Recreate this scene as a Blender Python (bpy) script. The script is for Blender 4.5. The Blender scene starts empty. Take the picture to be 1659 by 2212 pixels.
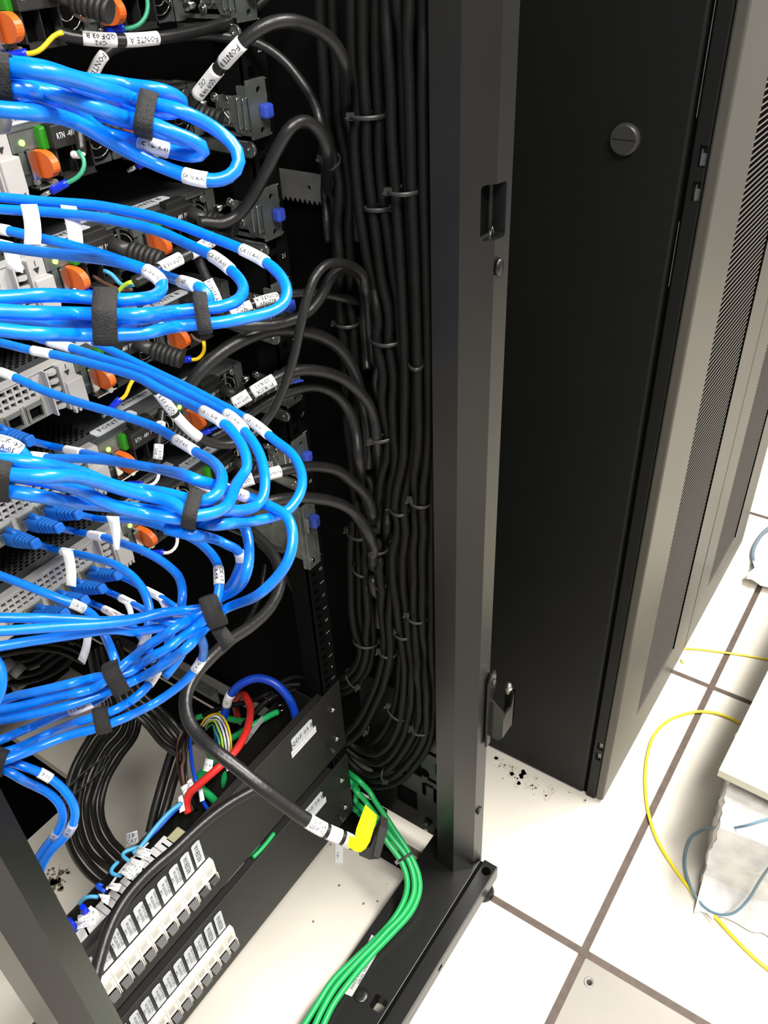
import bpy, bmesh, math, random
from mathutils import Vector, Matrix
random.seed(5)
V = Vector
scene = bpy.context.scene
COL = scene.collection

# ------------------------------------------------------------------ camera
YAW, PIT, ROL, F = 0.938005739, 0.932308135, -0.0547483626, 1814.13713
CAM = V((-0.59560983, -0.546018408, 1.2813192))
FW = V((math.sin(YAW)*math.sin(PIT), math.cos(YAW)*math.sin(PIT), -math.cos(PIT)))
_r = V((math.cos(YAW), -math.sin(YAW), 0)); _u = _r.cross(FW)
RT = _r*math.cos(ROL) + _u*math.sin(ROL)
UP = -_r*math.sin(ROL) + _u*math.cos(ROL)
cd = bpy.data.cameras.new('camera'); cam = bpy.data.objects.new('camera', cd); COL.objects.link(cam)
M = Matrix((RT, UP, -FW)).transposed().to_4x4(); M.translation = CAM
cam.matrix_world = M
cd.sensor_fit = 'VERTICAL'; cd.sensor_height = 36.0; cd.lens = F*36.0/2212.0
cd.clip_start = 0.02
scene.camera = cam
vs = scene.view_settings
vs.view_transform = 'Standard'; vs.look = 'None'; vs.gamma = 1; vs.exposure = 0.0; vs.use_curve_mapping = False

# ------------------------------------------------------------------ world and lamps
w_ = bpy.data.worlds.new('world'); scene.world = w_; w_.use_nodes = True
bgn = w_.node_tree.nodes['Background']; bgn.inputs[0].default_value = (1.0, 0.97, 0.92, 1); bgn.inputs[1].default_value = 0.42
def area(name, loc, tgt, sx, sy, power, col=(1.0, 0.965, 0.90)):
    l = bpy.data.lights.new(name, 'AREA'); l.shape = 'RECTANGLE'; l.size = sx; l.size_y = sy; l.energy = power; l.color = col
    o = bpy.data.objects.new(name, l); COL.objects.link(o); o.location = loc
    o.rotation_euler = (V(tgt)-V(loc)).to_track_quat('-Z', 'Y').to_euler(); return o
area('ceiling_lamp', (1.0, -1.15, 2.65), (0.9, -0.75, 0), 1.3, 0.35, 135)
area('ceiling_lamp', (-0.9, -1.25, 2.65), (-0.5, -0.5, 0.4), 1.3, 0.35, 80)

# ------------------------------------------------------------------ pixel -> place helpers (1659x2212 frame)
def ray(x, y): return FW + ((x-829.5)*RT - (y-1106.0)*UP)/F
def aW(x, y, w): return CAM + ray(x, y)*w
def aX(x, y, X): d = ray(x, y); return CAM + d*((X-CAM.x)/d.x)
def aY(x, y, Y): d = ray(x, y); return CAM + d*((Y-CAM.y)/d.y)
def aZ(x, y, Z): d = ray(x, y); return CAM + d*((Z-CAM.z)/d.z)
def pix(p):
    d = V(p)-CAM; w = d.dot(FW); return (829.5+F*d.dot(RT)/w, 1106.0-F*d.dot(UP)/w)
ZC = lambda n: .065 + .04445*n
YS = .055

# ------------------------------------------------------------------ materials
def s2l(c): return tuple(((x/255)/12.92 if x/255 <= .04045 else ((x/255+.055)/1.055)**2.4) for x in c)
MATS = {}
def mat(name, col, rough=.5, metal=0., noise=0., nscale=40., bump=0., bscale=200., spec=.5, emit=0., coat=0., col2=None, alpha=1., trans=0., stretch=None):
    if name in MATS: return MATS[name]
    m = bpy.data.materials.new(name); m.use_nodes = True; nt = m.node_tree; b = nt.nodes['Principled BSDF']
    c = (*col, 1)
    b.inputs['Base Color'].default_value = c; b.inputs['Roughness'].default_value = rough; b.inputs['Metallic'].default_value = metal
    b.inputs['Specular IOR Level'].default_value = spec
    if coat: b.inputs['Coat Weight'].default_value = coat; b.inputs['Coat Roughness'].default_value = .15
    if trans: b.inputs['Transmission Weight'].default_value = trans
    if alpha < 1: b.inputs['Alpha'].default_value = alpha
    if emit: b.inputs['Emission Color'].default_value = c; b.inputs['Emission Strength'].default_value = emit
    tc = None
    if noise or bump:
        tc = nt.nodes.new('ShaderNodeTexCoord')
        mp = nt.nodes.new('ShaderNodeMapping'); nt.links.new(tc.outputs['Object'], mp.inputs[0])
        if stretch: mp.inputs['Scale'].default_value = stretch
    if noise:
        n = nt.nodes.new('ShaderNodeTexNoise'); n.inputs['Scale'].default_value = nscale; n.inputs['Detail'].default_value = 5
        nt.links.new(mp.outputs[0], n.inputs['Vector'])
        mx = nt.nodes.new('ShaderNodeMix'); mx.data_type = 'RGBA'
        c2 = col2 if col2 else tuple(x*(1-noise) for x in col)
        mx.inputs['A'].default_value = c; mx.inputs['B'].default_value = (*c2, 1)
        cr = nt.nodes.new('ShaderNodeMapRange'); cr.inputs[1].default_value = .35; cr.inputs[2].default_value = .7
        nt.links.new(n.outputs['Fac'], cr.inputs[0]); nt.links.new(cr.outputs[0], mx.inputs['Factor'])
        nt.links.new(mx.outputs['Result'], b.inputs['Base Color'])
    if bump:
        n = nt.nodes.new('ShaderNodeTexNoise'); n.inputs['Scale'].default_value = bscale; n.inputs['Detail'].default_value = 2
        nt.links.new(mp.outputs[0], n.inputs['Vector'])
        bp = nt.nodes.new('ShaderNodeBump'); bp.inputs['Strength'].default_value = bump; bp.inputs['Distance'].default_value = .001
        nt.links.new(n.outputs['Fac'], bp.inputs['Height']); nt.links.new(bp.outputs[0], b.inputs['Normal'])
    MATS[name] = m; return m
BLACK = mat('black_powder_coat', (.016, .016, .0155), .48, noise=.25, nscale=25, bump=.25, bscale=900, spec=.45)
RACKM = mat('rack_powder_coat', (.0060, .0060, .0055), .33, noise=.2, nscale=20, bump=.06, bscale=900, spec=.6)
PANELM = mat('charcoal_panel_coat', (.0120, .0115, .0105), .52, noise=.15, nscale=15, bump=.15, bscale=900)
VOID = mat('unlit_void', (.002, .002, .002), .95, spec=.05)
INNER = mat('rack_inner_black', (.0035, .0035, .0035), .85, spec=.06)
CABM = mat('cabinet_black', (.0042, .0048, .0042), .55, spec=.25, noise=.2, nscale=12, bump=.2, bscale=1200)
DOORM = mat('cabinet_door_metallic', (.092, .086, .072), .42, metal=.35, noise=.1, nscale=8)
MESHW = mat('perforated_web', (.125, .115, .105), .6, spec=.12)
MESHB = mat('perforated_dark', (.006, .0055, .005), .9, spec=.0)
BLUE = mat('blue_cable_jacket', (.0, .20, .88), .30, noise=.12, nscale=160, bump=.30, bscale=130, spec=.6, col2=(.0, .16, .76))
BOOTM = mat('blue_boot_rubber', (.0, .115, .50), .5, bump=.1, bscale=300)
DBLUE = mat('royal_blue_insulation', (.005, .055, .50), .35, bump=.15)
RED = mat('red_insulation', (.62, .025, .02), .38, bump=.1)
GREEN = mat('green_insulation', (.012, .36, .095), .38, bump=.15)
PCABLE = mat('black_power_jacket', (.012, .012, .012), .38, noise=.3, nscale=60, bump=.25, bscale=250, spec=.5)
BCABLE = mat('dusty_black_jacket', (.0045, .0045, .004), .55, noise=.4, nscale=50, bump=.3, bscale=250, spec=.22)
PAPER = mat('white_label_paper', (.88, .88, .88), .6)
GREYP = mat('grey_plate_plastic', (.64, .67, .72), .5)
INK = mat('black_ink', (.012, .012, .014), .7)
INKB = mat('blue_pen_ink', (.03, .02, .35), .6)
VELC = mat('black_hook_loop', (.018, .017, .017), .85, noise=.3, nscale=300, bump=.8, bscale=900)
ZIP = mat('black_nylon', (.03, .03, .03), .4)
ZINC = mat('zinc_plate', (.20, .22, .205), .34, metal=.6, noise=.35, nscale=60, bump=.2, bscale=200)
ZINCB = mat('bright_zinc', (.55, .56, .55), .2, metal=1.)
GALV = mat('galvanised_sheet', (.40, .40, .38), .38, metal=.6, noise=.2, nscale=50)
SRVTOP = mat('server_cover', (.075, .081, .083), .38, metal=.25, noise=.15, nscale=30)
PLGREY = mat('light_grey_bezel', (.43, .42, .41), .45, noise=.08)
PSUB = mat('psu_black_plastic', (.014, .014, .013), .55)
ORANGE = mat('orange_release_plastic', (.72, .125, .014), .42)
TABB = mat('blue_latch_plastic', (.035, .075, .50), .45)
CRIMP = mat('blue_crimp_sleeve', (.0, .02, .55), .3)
YELLOW = mat('yellow_insulation', (.80, .52, .01), .4)
YELG = mat('green_yellow_insulation', (.42, .62, .04), .4)
TEAL = mat('green_earth_insulation', (.03, .28, .15), .4)
BROWN = mat('brown_insulation', (.10, .05, .035), .5)
LBLUE = mat('light_blue_insulation', (.06, .33, .58), .45)
WHITE = mat('white_insulation', (.75, .72, .72), .4)
LED = mat('green_status_led', (.25, 1., .08), .4, emit=5.)
GLOWG = mat('green_lit_window', (.015, .16, .006), .4, emit=.55)
BREAK = mat('breaker_ivory', (.88, .85, .80), .42)
BREAKO = mat('breaker_orange_line', (.75, .45, .18), .5)
TOGG = mat('breaker_toggle', (.045, .045, .045), .5)
YTAPE = mat('yellow_tag_vinyl', (.93, .86, .0), .4)
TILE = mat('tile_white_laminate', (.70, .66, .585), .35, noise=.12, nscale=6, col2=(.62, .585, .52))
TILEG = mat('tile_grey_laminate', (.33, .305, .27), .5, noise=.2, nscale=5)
TRIM = mat('tile_brown_trim', (.105, .075, .06), .6, noise=.3, nscale=60)
CREAM = mat('cream_laminate', (.66, .63, .50), .45)
STEELS = mat('screw_steel', (.75, .74, .70), .22, metal=1.)
BWRAP = mat('bubble_film', (.80, .78, .77), .22, noise=.25, nscale=30, bump=.9, bscale=90, coat=.5)
GREYC = mat('grey_cord', (.14, .20, .24), .5)
DIRT = mat('floor_dirt', (.17, .145, .11), .9)
CLEAR = mat('clear_film', (.55, .57, .60), .12, alpha=.55)
TERM = mat('terminal_grey_plastic', (.58, .57, .58), .5)
TAPEC = mat('khaki_tape', (.35, .33, .2), .6)

# ------------------------------------------------------------------ mesh helper
class MB:
    def __init__(s): s.v = []; s.f = []; s.sm = []
    def add(s, vs, fs, smooth=False):
        k = len(s.v); s.v += [V(p) for p in vs]; s.f += [tuple(i+k for i in f) for f in fs]; s.sm += [smooth]*len(fs); return s
    def box(s, a, b):
        x0, y0, z0 = a; x1, y1, z1 = b
        if x0 > x1: x0, x1 = x1, x0
        if y0 > y1: y0, y1 = y1, y0
        if z0 > z1: z0, z1 = z1, z0
        return s.add([(x0,y0,z0),(x1,y0,z0),(x1,y1,z0),(x0,y1,z0),(x0,y0,z1),(x1,y0,z1),(x1,y1,z1),(x0,y1,z1)],
              [(0,3,2,1),(4,5,6,7),(0,1,5,4),(1,2,6,5),(2,3,7,6),(3,0,4,7)])
    def bbox(s, a, b, c=.002):      # chamfered box
        x0, y0, z0 = (min(a[i], b[i]) for i in range(3)); x1, y1, z1 = (max(a[i], b[i]) for i in range(3))
        c = min(c, (x1-x0)/2.2, (y1-y0)/2.2, (z1-z0)/2.2)
        bm = bmesh.new(); bmesh.ops.create_cube(bm, size=1)
        for v in bm.verts: v.co = V(((x0+x1)/2+v.co.x*(x1-x0), (y0+y1)/2+v.co.y*(y1-y0), (z0+z1)/2+v.co.z*(z1-z0)))
        bmesh.ops.bevel(bm, geom=bm.edges[:], offset=c, segments=2, affect='EDGES', profile=.5)
        bm.verts.index_update(); s.add([v.co.copy() for v in bm.verts], [tuple(v.index for v in f.verts) for f in bm.faces]); bm.free(); return s
    def prism(s, poly, d):           # closed planar polygon extruded by vector d
        n = len(poly); d = V(d); p = [V(q) for q in poly]
        return s.add(p+[q+d for q in p], [tuple(range(n-1,-1,-1)), tuple(range(n,2*n))]+[(i,(i+1)%n,n+(i+1)%n,n+i) for i in range(n)])
    def cyl(s, p0, p1, r, n=14, r1=None, smooth=True):
        p0, p1 = V(p0), V(p1); a = (p1-p0).normalized(); u = a.orthogonal().normalized(); v = a.cross(u); r1 = r if r1 is None else r1
        vs = [p0+(u*math.cos(2*math.pi*i/n)+v*math.sin(2*math.pi*i/n))*r for i in range(n)]+[p1+(u*math.cos(2*math.pi*i/n)+v*math.sin(2*math.pi*i/n))*r1 for i in range(n)]
        s.add(vs, [(i,(i+1)%n,n+(i+1)%n,n+i) for i in range(n)], smooth)
        k = len(s.v)-2*n
        s.f += [tuple(k+i for i in range(n-1,-1,-1)), tuple(k+n+i for i in range(n))]; s.sm += [False, False]; return s
    def loft(s, rings, caps=True, smooth=True, closed=False):
        n = len(rings[0]); vs = [p for r in rings for p in r]; m = len(rings); fs = []
        for j in range(m if closed else m-1):
            a, b = j*n, ((j+1) % m)*n
            fs += [(a+i, a+(i+1)%n, b+(i+1)%n, b+i) for i in range(n)]
        k = len(s.v); s.add(vs, fs, smooth)
        if caps and not closed:
            s.f += [tuple(k+i for i in range(n-1,-1,-1)), tuple(k+(m-1)*n+i for i in range(n))]; s.sm += [False, False]
        return s
    def tube(s, path, r, n=10, wob=0.):
        return s.loft(tube_rings(path, r, n, wob))
    def ball(s, c, r, n=8, sc=(1,1,1)):
        c = V(c); rings = []
        for j in range(1, n):
            t = math.pi*j/n
            rings.append([c+V((r*sc[0]*math.sin(t)*math.cos(2*math.pi*i/12), r*sc[1]*math.sin(t)*math.sin(2*math.pi*i/12), r*sc[2]*math.cos(t))) for i in range(12)])
        return s.loft(rings)

def frames(path):
    n = len(path); T = []
    for i in range(n):
        a = path[max(0, i-1)]; b = path[min(n-1, i+1)]; T.append((b-a).normalized())
    u = T[0].orthogonal().normalized(); out = []
    for i in range(n):
        u = (u - T[i]*u.dot(T[i]))
        if u.length < 1e-6: u = T[i].orthogonal()
        u.normalize(); out.append((path[i], T[i], u.copy(), T[i].cross(u)))
    return out
def tube_rings(path, r, n=10, wob=0.):
    R = []
    for k, (p, t, u, v) in enumerate(frames(path)):
        rr = r*(1+wob*random.uniform(-1, 1)) if wob else r
        R.append([p+(u*math.cos(2*math.pi*i/n)+v*math.sin(2*math.pi*i/n))*rr for i in range(n)])
    return R
def spline(pts, step=.003):
    P = [V(p) for p in pts]; P = [P[0]*2-P[1]]+P+[P[-1]*2-P[-2]]; out = []
    for i in range(1, len(P)-2):
        p0, p1, p2, p3 = P[i-1:i+3]
        t0 = 0.; t1 = t0+max(1e-4, (p1-p0).length)**.5; t2 = t1+max(1e-4, (p2-p1).length)**.5; t3 = t2+max(1e-4, (p3-p2).length)**.5
        k = max(1, int((p2-p1).length/step))
        for j in range(k):
            t = t1+(t2-t1)*j/k
            A1 = p0*((t1-t)/(t1-t0))+p1*((t-t0)/(t1-t0)); A2 = p1*((t2-t)/(t2-t1))+p2*((t-t1)/(t2-t1)); A3 = p2*((t3-t)/(t3-t2))+p3*((t-t2)/(t3-t2))
            B1 = A1*((t2-t)/(t2-t0))+A2*((t-t0)/(t2-t0)); B2 = A2*((t3-t)/(t3-t1))+A3*((t-t1)/(t3-t1))
            out.append(B1*((t2-t)/(t2-t1))+B2*((t-t1)/(t2-t1)))
    out.append(P[-2]); return out

def wloc(o):
    l = V((0,0,0))
    while o: l = l+o.location; o = o.parent
    return l
def obj(name, mb, m, parent=None, recalc=True):
    me = bpy.data.meshes.new(name); sh = wloc(parent) if parent else V((0,0,0))
    me.from_pydata([tuple(p-sh) for p in mb.v], [], mb.f)
    me.polygons.foreach_set('use_smooth', mb.sm)
    if recalc:
        bm = bmesh.new(); bm.from_mesh(me); bmesh.ops.recalc_face_normals(bm, faces=bm.faces); bm.to_mesh(me); bm.free()
    me.materials.append(m); me.update()
    o = bpy.data.objects.new(name, me); COL.objects.link(o); o.parent = parent; return o
def thing(name, label, cat, loc=(0,0,0), group=None):
    o = bpy.data.objects.new(name, None); COL.objects.link(o); o.location = loc; o.empty_display_size = .02
    o['label'] = label; o['category'] = cat
    if group: o['group'] = group
    return o
def tag(o, label=None, cat=None, group=None, kind=None):
    if label: o['label'] = label
    if cat: o['category'] = cat
    if group: o['group'] = group
    if kind: o['kind'] = kind
    return o
def dup(root, delta, label):
    def cp(o, par):
        c = o.copy(); COL.objects.link(c); c.parent = par
        for ch in [x for x in bpy.data.objects if x.parent == o and x != c]: cp(ch, c)
        return c
    kids = {}
    for x in bpy.data.objects:
        if x.parent: kids.setdefault(x.parent.name, []).append(x)
    def cp2(o, par):
        c = o.copy(); COL.objects.link(c); c.parent = par
        for ch in kids.get(o.name, []): cp2(ch, c)
        return c
    r = cp2(root, None); r.location = root.location + V(delta); r['label'] = label; return r
def cut(o, cutter):
    """boolean difference of a cutter shape, baked into the mesh"""
    sh = wloc(o.parent) if o.parent else V((0,0,0))
    me = bpy.data.meshes.new('c'); me.from_pydata([tuple(p-sh) for p in cutter.v], [], cutter.f)
    bm = bmesh.new(); bm.from_mesh(me); bmesh.ops.recalc_face_normals(bm, faces=bm.faces); bm.to_mesh(me); bm.free()
    c = bpy.data.objects.new('c', me); COL.objects.link(c); c.parent = o.parent
    md = o.modifiers.new('b', 'BOOLEAN'); md.operation = 'DIFFERENCE'; md.object = c; md.solver = 'EXACT'
    bpy.context.view_layer.update()
    nm = bpy.data.meshes.new_from_object(o.evaluated_get(bpy.context.evaluated_depsgraph_get()))
    o.modifiers.clear(); o.data = nm; bpy.data.objects.remove(c)
_TC = {}
def text2d(s, res=1):
    if s in _TC: return _TC[s]
    cu = bpy.data.curves.new('t', 'FONT'); cu.body = s; cu.size = 1.; cu.resolution_u = res; cu.align_x = 'CENTER'; cu.align_y = 'CENTER'; cu.space_line = .95
    o = bpy.data.objects.new('t', cu); COL.objects.link(o); bpy.context.view_layer.update()
    me = bpy.data.meshes.new_from_object(o.evaluated_get(bpy.context.evaluated_depsgraph_get()))
    r = ([(v.co.x, v.co.y) for v in me.vertices], [tuple(p.vertices) for p in me.polygons])
    bpy.data.objects.remove(o); bpy.data.meshes.remove(me); _TC[s] = r; return r
def text_flat(s, c, xd, yd, size, nrm=None, lift=.0003, sx=1.):
    vs, fs = text2d(s); c, xd, yd = V(c), V(xd).normalized(), V(yd).normalized(); n = nrm if nrm else xd.cross(yd)
    return MB().add([c+xd*(x*size*sx)+yd*(y*size)+n*lift for x, y in vs], fs)
def holed(o, boxes):
    for b in boxes: cut(o, b)

# ------------------------------------------------------------------ cables
def path_of(pts, mode, vals):
    """points on the photograph + distance of each (mode w) or the plane it lies on (X/Y/Z); 3-tuples are places"""
    n = len(pts); L = [0.]
    for i in range(1, n):
        a, b = pts[i-1], pts[i]
        L.append(L[-1]+(math.hypot(a[0]-b[0], a[1]-b[1]) if len(a) == 2 and len(b) == 2 else 40))
    if not isinstance(vals, (list, tuple)): vals = [vals]*2
    out = []
    for i, p in enumerate(pts):
        if len(p) == 3: out.append(V(p)); continue
        t = L[i]/max(L[-1], 1e-6)*(len(vals)-1); k = min(int(t), len(vals)-2); v = vals[k]+(vals[k+1]-vals[k])*(t-k)
        out.append({'w': aW, 'X': aX, 'Y': aY, 'Z': aZ}[mode](p[0], p[1], v))
    return spline(out)
def near(path, x, y, lo=0, hi=None):
    hi = len(path) if hi is None else hi; best = (1e18, 0)
    for i in range(lo, hi):
        q = pix(path[i]); d = (q[0]-x)**2+(q[1]-y)**2
        if d < best[0]: best = (d, i)
    return best[1]
def sleeve(*a, **k): QUEUE.append(lambda: sleeve_(*a, **k))
def sleeve_(parent, path, r, a, b, text=None, flip=False, m=None, size=.0032, name='wrap_label', ink=None, half=None):
    """a printed label wrapped round a cable between two places on its path"""
    lo, hi = (0, None) if not half else ((0, int(len(path)*.55)) if half == 1 else (int(len(path)*.45), None))
    i, j = near(path, *a, lo, hi), near(path, *b, lo, hi)
    if i > j: i, j = j, i
    if j-i < 2: j = min(len(path)-1, i+2); i = max(0, j-2)
    # densify ends to the true pixel places is not needed at 5 mm steps
    P = path[i:j+1]; rs = r+.00045
    o = obj(name, MB().tube(P, rs, 14), m or PAPER, parent)
    if text:
        L = sum((P[k+1]-P[k]).length for k in range(len(P)-1))
        vs, fs = text2d(text); wx = max(x for x, y in vs)-min(x for x, y in vs)
        sz = min(size, L*.9/wx); tv = []
        fr = frames(P); cum = [0.]
        for k in range(len(P)-1): cum.append(cum[-1]+(P[k+1]-P[k]).length)
        sgn = -1 if flip else 1
        # reading direction: screen left->right unless flipped
        q0, q1 = pix(P[0]), pix(P[-1]); d = 1 if (q1[0]-q0[0]) >= 0 else -1
        for x, y in vs:
            s = L/2+x*sz*sgn*d; s = min(max(s, 0), L)
            k = 0
            while k < len(cum)-2 and cum[k+1] < s: k += 1
            f = (s-cum[k])/max(cum[k+1]-cum[k], 1e-9); p = P[k].lerp(P[k+1], f); t = (P[k+1]-P[k]).normalized()
            n = (CAM-p); n = (n-t*n.dot(t)).normalized(); bnm = (t*d*sgn).cross(n)*-1.   # text up
            bnm = n.cross(t*d*sgn)
            th = y*sz/rs
            tv.append(p+(n*math.cos(th)+bnm*math.sin(th))*(rs+.00025))
        obj('label_text', MB().add(tv, fs), ink or INK, o, recalc=False)
    return o
def flag(parent, corners, w, th=.0003, m=None, name='flag_label', bend=.004, text=None, size=.003):
    """paper tag: four corners (px) hung at distance w, slightly curled"""
    ws = w if isinstance(w, (list, tuple)) else [w]*4
    c = [aW(x, y, ww) for (x, y), ww in zip(corners, ws)]
    n = (c[1]-c[0]).cross(c[3]-c[0]).normalized(); top, bot = [], []; K = 5
    mb = MB(); vs = []
    for i in range(K+1):
        t = i/K; a = c[0].lerp(c[3], t); b = c[1].lerp(c[2], t); off = n*bend*math.sin(math.pi*t)
        vs += [a+off, b+off]
    fs = [(2*i, 2*i+1, 2*i+3, 2*i+2) for i in range(K)]
    k = len(vs); vs2 = vs+[p+n*th for p in vs]
    fs2 = fs+[tuple(reversed([q+k for q in f])) for f in fs]
    for i in range(K): fs2 += [(2*i, 2*i+2, 2*i+2+k, 2*i+k), (2*i+1, 2*i+1+k, 2*i+3+k, 2*i+3)]
    fs2 += [(0, k, k+1, 1), (2*K, 2*K+1, 2*K+1+k, 2*K+k)]
    o = obj(name, mb.add(vs2, fs2, True), m or PAPER, parent)
    if text:
        ctr = (c[0]+c[1]+c[2]+c[3])/4; xd = (c[1]-c[0]).normalized(); yd = (c[0]-c[3]).normalized(); nn = xd.cross(yd)
        if nn.dot(CAM-ctr) < 0: nn = -nn
        obj('label_text', text_flat(text, ctr+n*bend, xd, yd, size, nn, .0012), INK, o, recalc=False)
    return o
def strap(*a, **k): QUEUE.append(lambda: strap_(*a, **k))
def strap_(center, d, wpx, hpx, w, label, depth_=.6, th=.0013, group='hook and loop straps round the network cables', tail=None):
    """hook-and-loop band wrapped round the cables that pass there"""
    dl = math.hypot(*d); dx, dy = d[0]/dl, d[1]/dl; aw = min(ANCH, key=lambda a: math.hypot(a[0]-center[0], a[1]-center[1]))[3]
    hits = []
    for path, r, root in PATHS:
        best = None
        for k, p in enumerate(path):
            x, y = pix(p); al = (x-center[0])*dx+(y-center[1])*dy; ac = -(x-center[0])*dy+(y-center[1])*dx
            if abs(al) < wpx*.5+3 and abs(ac) < hpx*1.05 and abs(depth(p)-aw) < .10: 
                t = (path[min(k+2, len(path)-1)]-path[max(k-2, 0)]).normalized(); hits.append((p, t, r))
    if hits:
        md = sorted(depth(h[0]) for h in hits)[len(hits)//2]; hits = [h for h in hits if abs(depth(h[0])-md) < .046]
    c = aW(*center, aw); e = aW(center[0]+dx*10, center[1]+dy*10, aw); ax = (e-c).normalized()
    if hits: c = sum((h[0] for h in hits), V())/len(hits); c = c-ax*(c-aW(*center, depth(c))).dot(ax)
    ww = depth(c); vw = (CAM-c).normalized(); ax = (ax-vw*ax.dot(vw)*.8).normalized(); side = ax.cross(vw).normalized(); vw = side.cross(ax).normalized()
    P2 = []
    for p, t, r in hits:
        for k in range(14):
            a = 2*math.pi*k/14; P2.append(((p-c).dot(side)+math.cos(a)*(r+.0006), (p-c).dot(vw)+math.sin(a)*(r+.0006)))
    if not P2: P2 = [(math.cos(a)*hpx*ww/F, math.sin(a)*.005) for a in [2*math.pi*k/20 for k in range(20)]]
    P2 = sorted(set(P2))
    def half(P):
        h = []
        for p in P:
            while len(h) > 1 and (h[-1][0]-h[-2][0])*(p[1]-h[-2][1])-(h[-1][1]-h[-2][1])*(p[0]-h[-2][0]) <= 0: h.pop()
            h.append(p)
        return h[:-1]
    hull = half(P2)+half(P2[::-1]); N = 40; L = [0.]
    for k in range(len(hull)): a, b = hull[k], hull[(k+1) % len(hull)]; L.append(L[-1]+math.hypot(a[0]-b[0], a[1]-b[1]))
    prof2 = []
    for k in range(N):
        s_ = L[-1]*k/N; q = max(i for i in range(len(hull)) if L[i] <= s_+1e-12); a, b = hull[q], hull[(q+1) % len(hull)]; f = (s_-L[q])/max(L[q+1]-L[q], 1e-9)
        prof2.append((a[0]+(b[0]-a[0])*f, a[1]+(b[1]-a[1])*f))
    mx, my = sum(p[0] for p in prof2)/N, sum(p[1] for p in prof2)/N
    W = wpx*ww/F/2; prof = [(-W, 0), (-W, th), (-W*.3, th*1.25), (W*.3, th*1.25), (W, th), (W, 0)]; rings = []
    for k, (x, y) in enumerate(prof2):
        nx_, ny_ = x-mx, y-my; nl = math.hypot(nx_, ny_); nx_, ny_ = nx_/nl, ny_/nl
        rings.append([c+ax*off+side*(x+nx_*dr)+vw*(y+ny_*dr) for off, dr in prof])
    root = thing('cable_strap', label, 'strap', tuple(c), group)
    obj('hook_band', MB().loft(rings, closed=True), VELC, root)
    if tail: flag(root, tail, ww, .001, VELC, 'strap_tail', .002)
    return root
def boot(parent, p0, p1, big=.0062, small=.0036):
    """RJ45 boot: tapered ribbed sleeve from the plug (p0) to the jacket (p1)"""
    p0, p1 = V(p0), V(p1); a = (p1-p0).normalized(); u = a.cross(V((0,0,1))).normalized(); v = u.cross(a)
    R = []; L = (p1-p0).length; K = 20
    def ring(t, hu, hv):
        c = p0.lerp(p1, t); return [c+u*(math.copysign(abs(math.cos(q))**.55, math.cos(q))*hu)+v*(math.copysign(abs(math.sin(q))**.55, math.sin(q))*hv) for q in [2*math.pi*i/16 for i in range(16)]]
    R.append(ring(0, big*.97, big)); R.append(ring(.03, big*1.03, big*1.08)); R.append(ring(.38, big*1.03, big*1.02))
    for k in range(5):
        t = .42+k*.105; f = 1-.07*k
        R += [ring(t, big*.82*f, big*.80*f), ring(t+.03, big*.82*f, big*.8*f), ring(t+.035, big*1.0*f, big*.97*f), ring(t+.095, big*.97*f, big*.94*f)]
    R.append(ring(.97, small*1.25, small*1.25)); R.append(ring(1, small, small))
    b = obj('plug_boot', MB().loft(R), BOOTM, parent)
    h = []
    for t, hh in ((.02, .0035), (.12, .0065), (.26, .006), (.36, .002)):
        c = p0.lerp(p1, t)+v*big*.9; h.append([c+u*(.0026*math.cos(q))+v*(hh*max(0, math.sin(q)) - .001) for q in [2*math.pi*i/10 for i in range(10)]])
    obj('latch_guard', MB().loft(h), BOOTM, b)
    obj('modular_plug', MB().box(p0-a*.018-u*.0055-v*.0045+V((0,0,0)), p0-a*.018-u*.0055-v*.0045+V((.001,.001,.001))) if False else MB().loft([[p0-a*s_+u*x+v*y for x, y in ((-.0052,-.0042),(.0052,-.0042),(.0052,.0042),(-.0052,.0042))] for s_ in (.0095, -.002)], smooth=False), CLEAR, parent)
from mathutils import kdtree
PATHS = []      # (path, radius, root) of every cable laid so far
ANCH = [(318,248,40,.372), (-2,184,64,.315), (229,682,62,.385), (438,678,52,.43), (415,1104,58,.415), (-4,1028,74,.36), (462,1320,46,.55), (251,1463,46,.565), (222,1560,46,.565), (-4,1648,42,.555)]
def sstep(t): t = max(0., min(1., t)); return t*t*(3-2*t)
def depth(p): return (p-CAM).dot(FW)
def gather(path):
    """cables tied by one strap come together in depth at that strap"""
    out = []
    for p in path:
        x, y = pix(p); w = depth(p); k = 0; wt = 0
        for ax_, ay, rr, aw in ANCH:
            d = math.hypot(x-ax_, y-ay)
            if d < rr*2.2 and abs(w-aw) < .11:
                q = sstep((rr*2.2-d)/(rr*1.2))
                if q > k: k, wt = q, aw
        out.append(CAM+(p-CAM)*((w+(wt-w)*k)/w) if k else p)
    return out
QUEUE = []      # meshes that follow a cable are built once every cable has come to rest
FIX = {}
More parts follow.
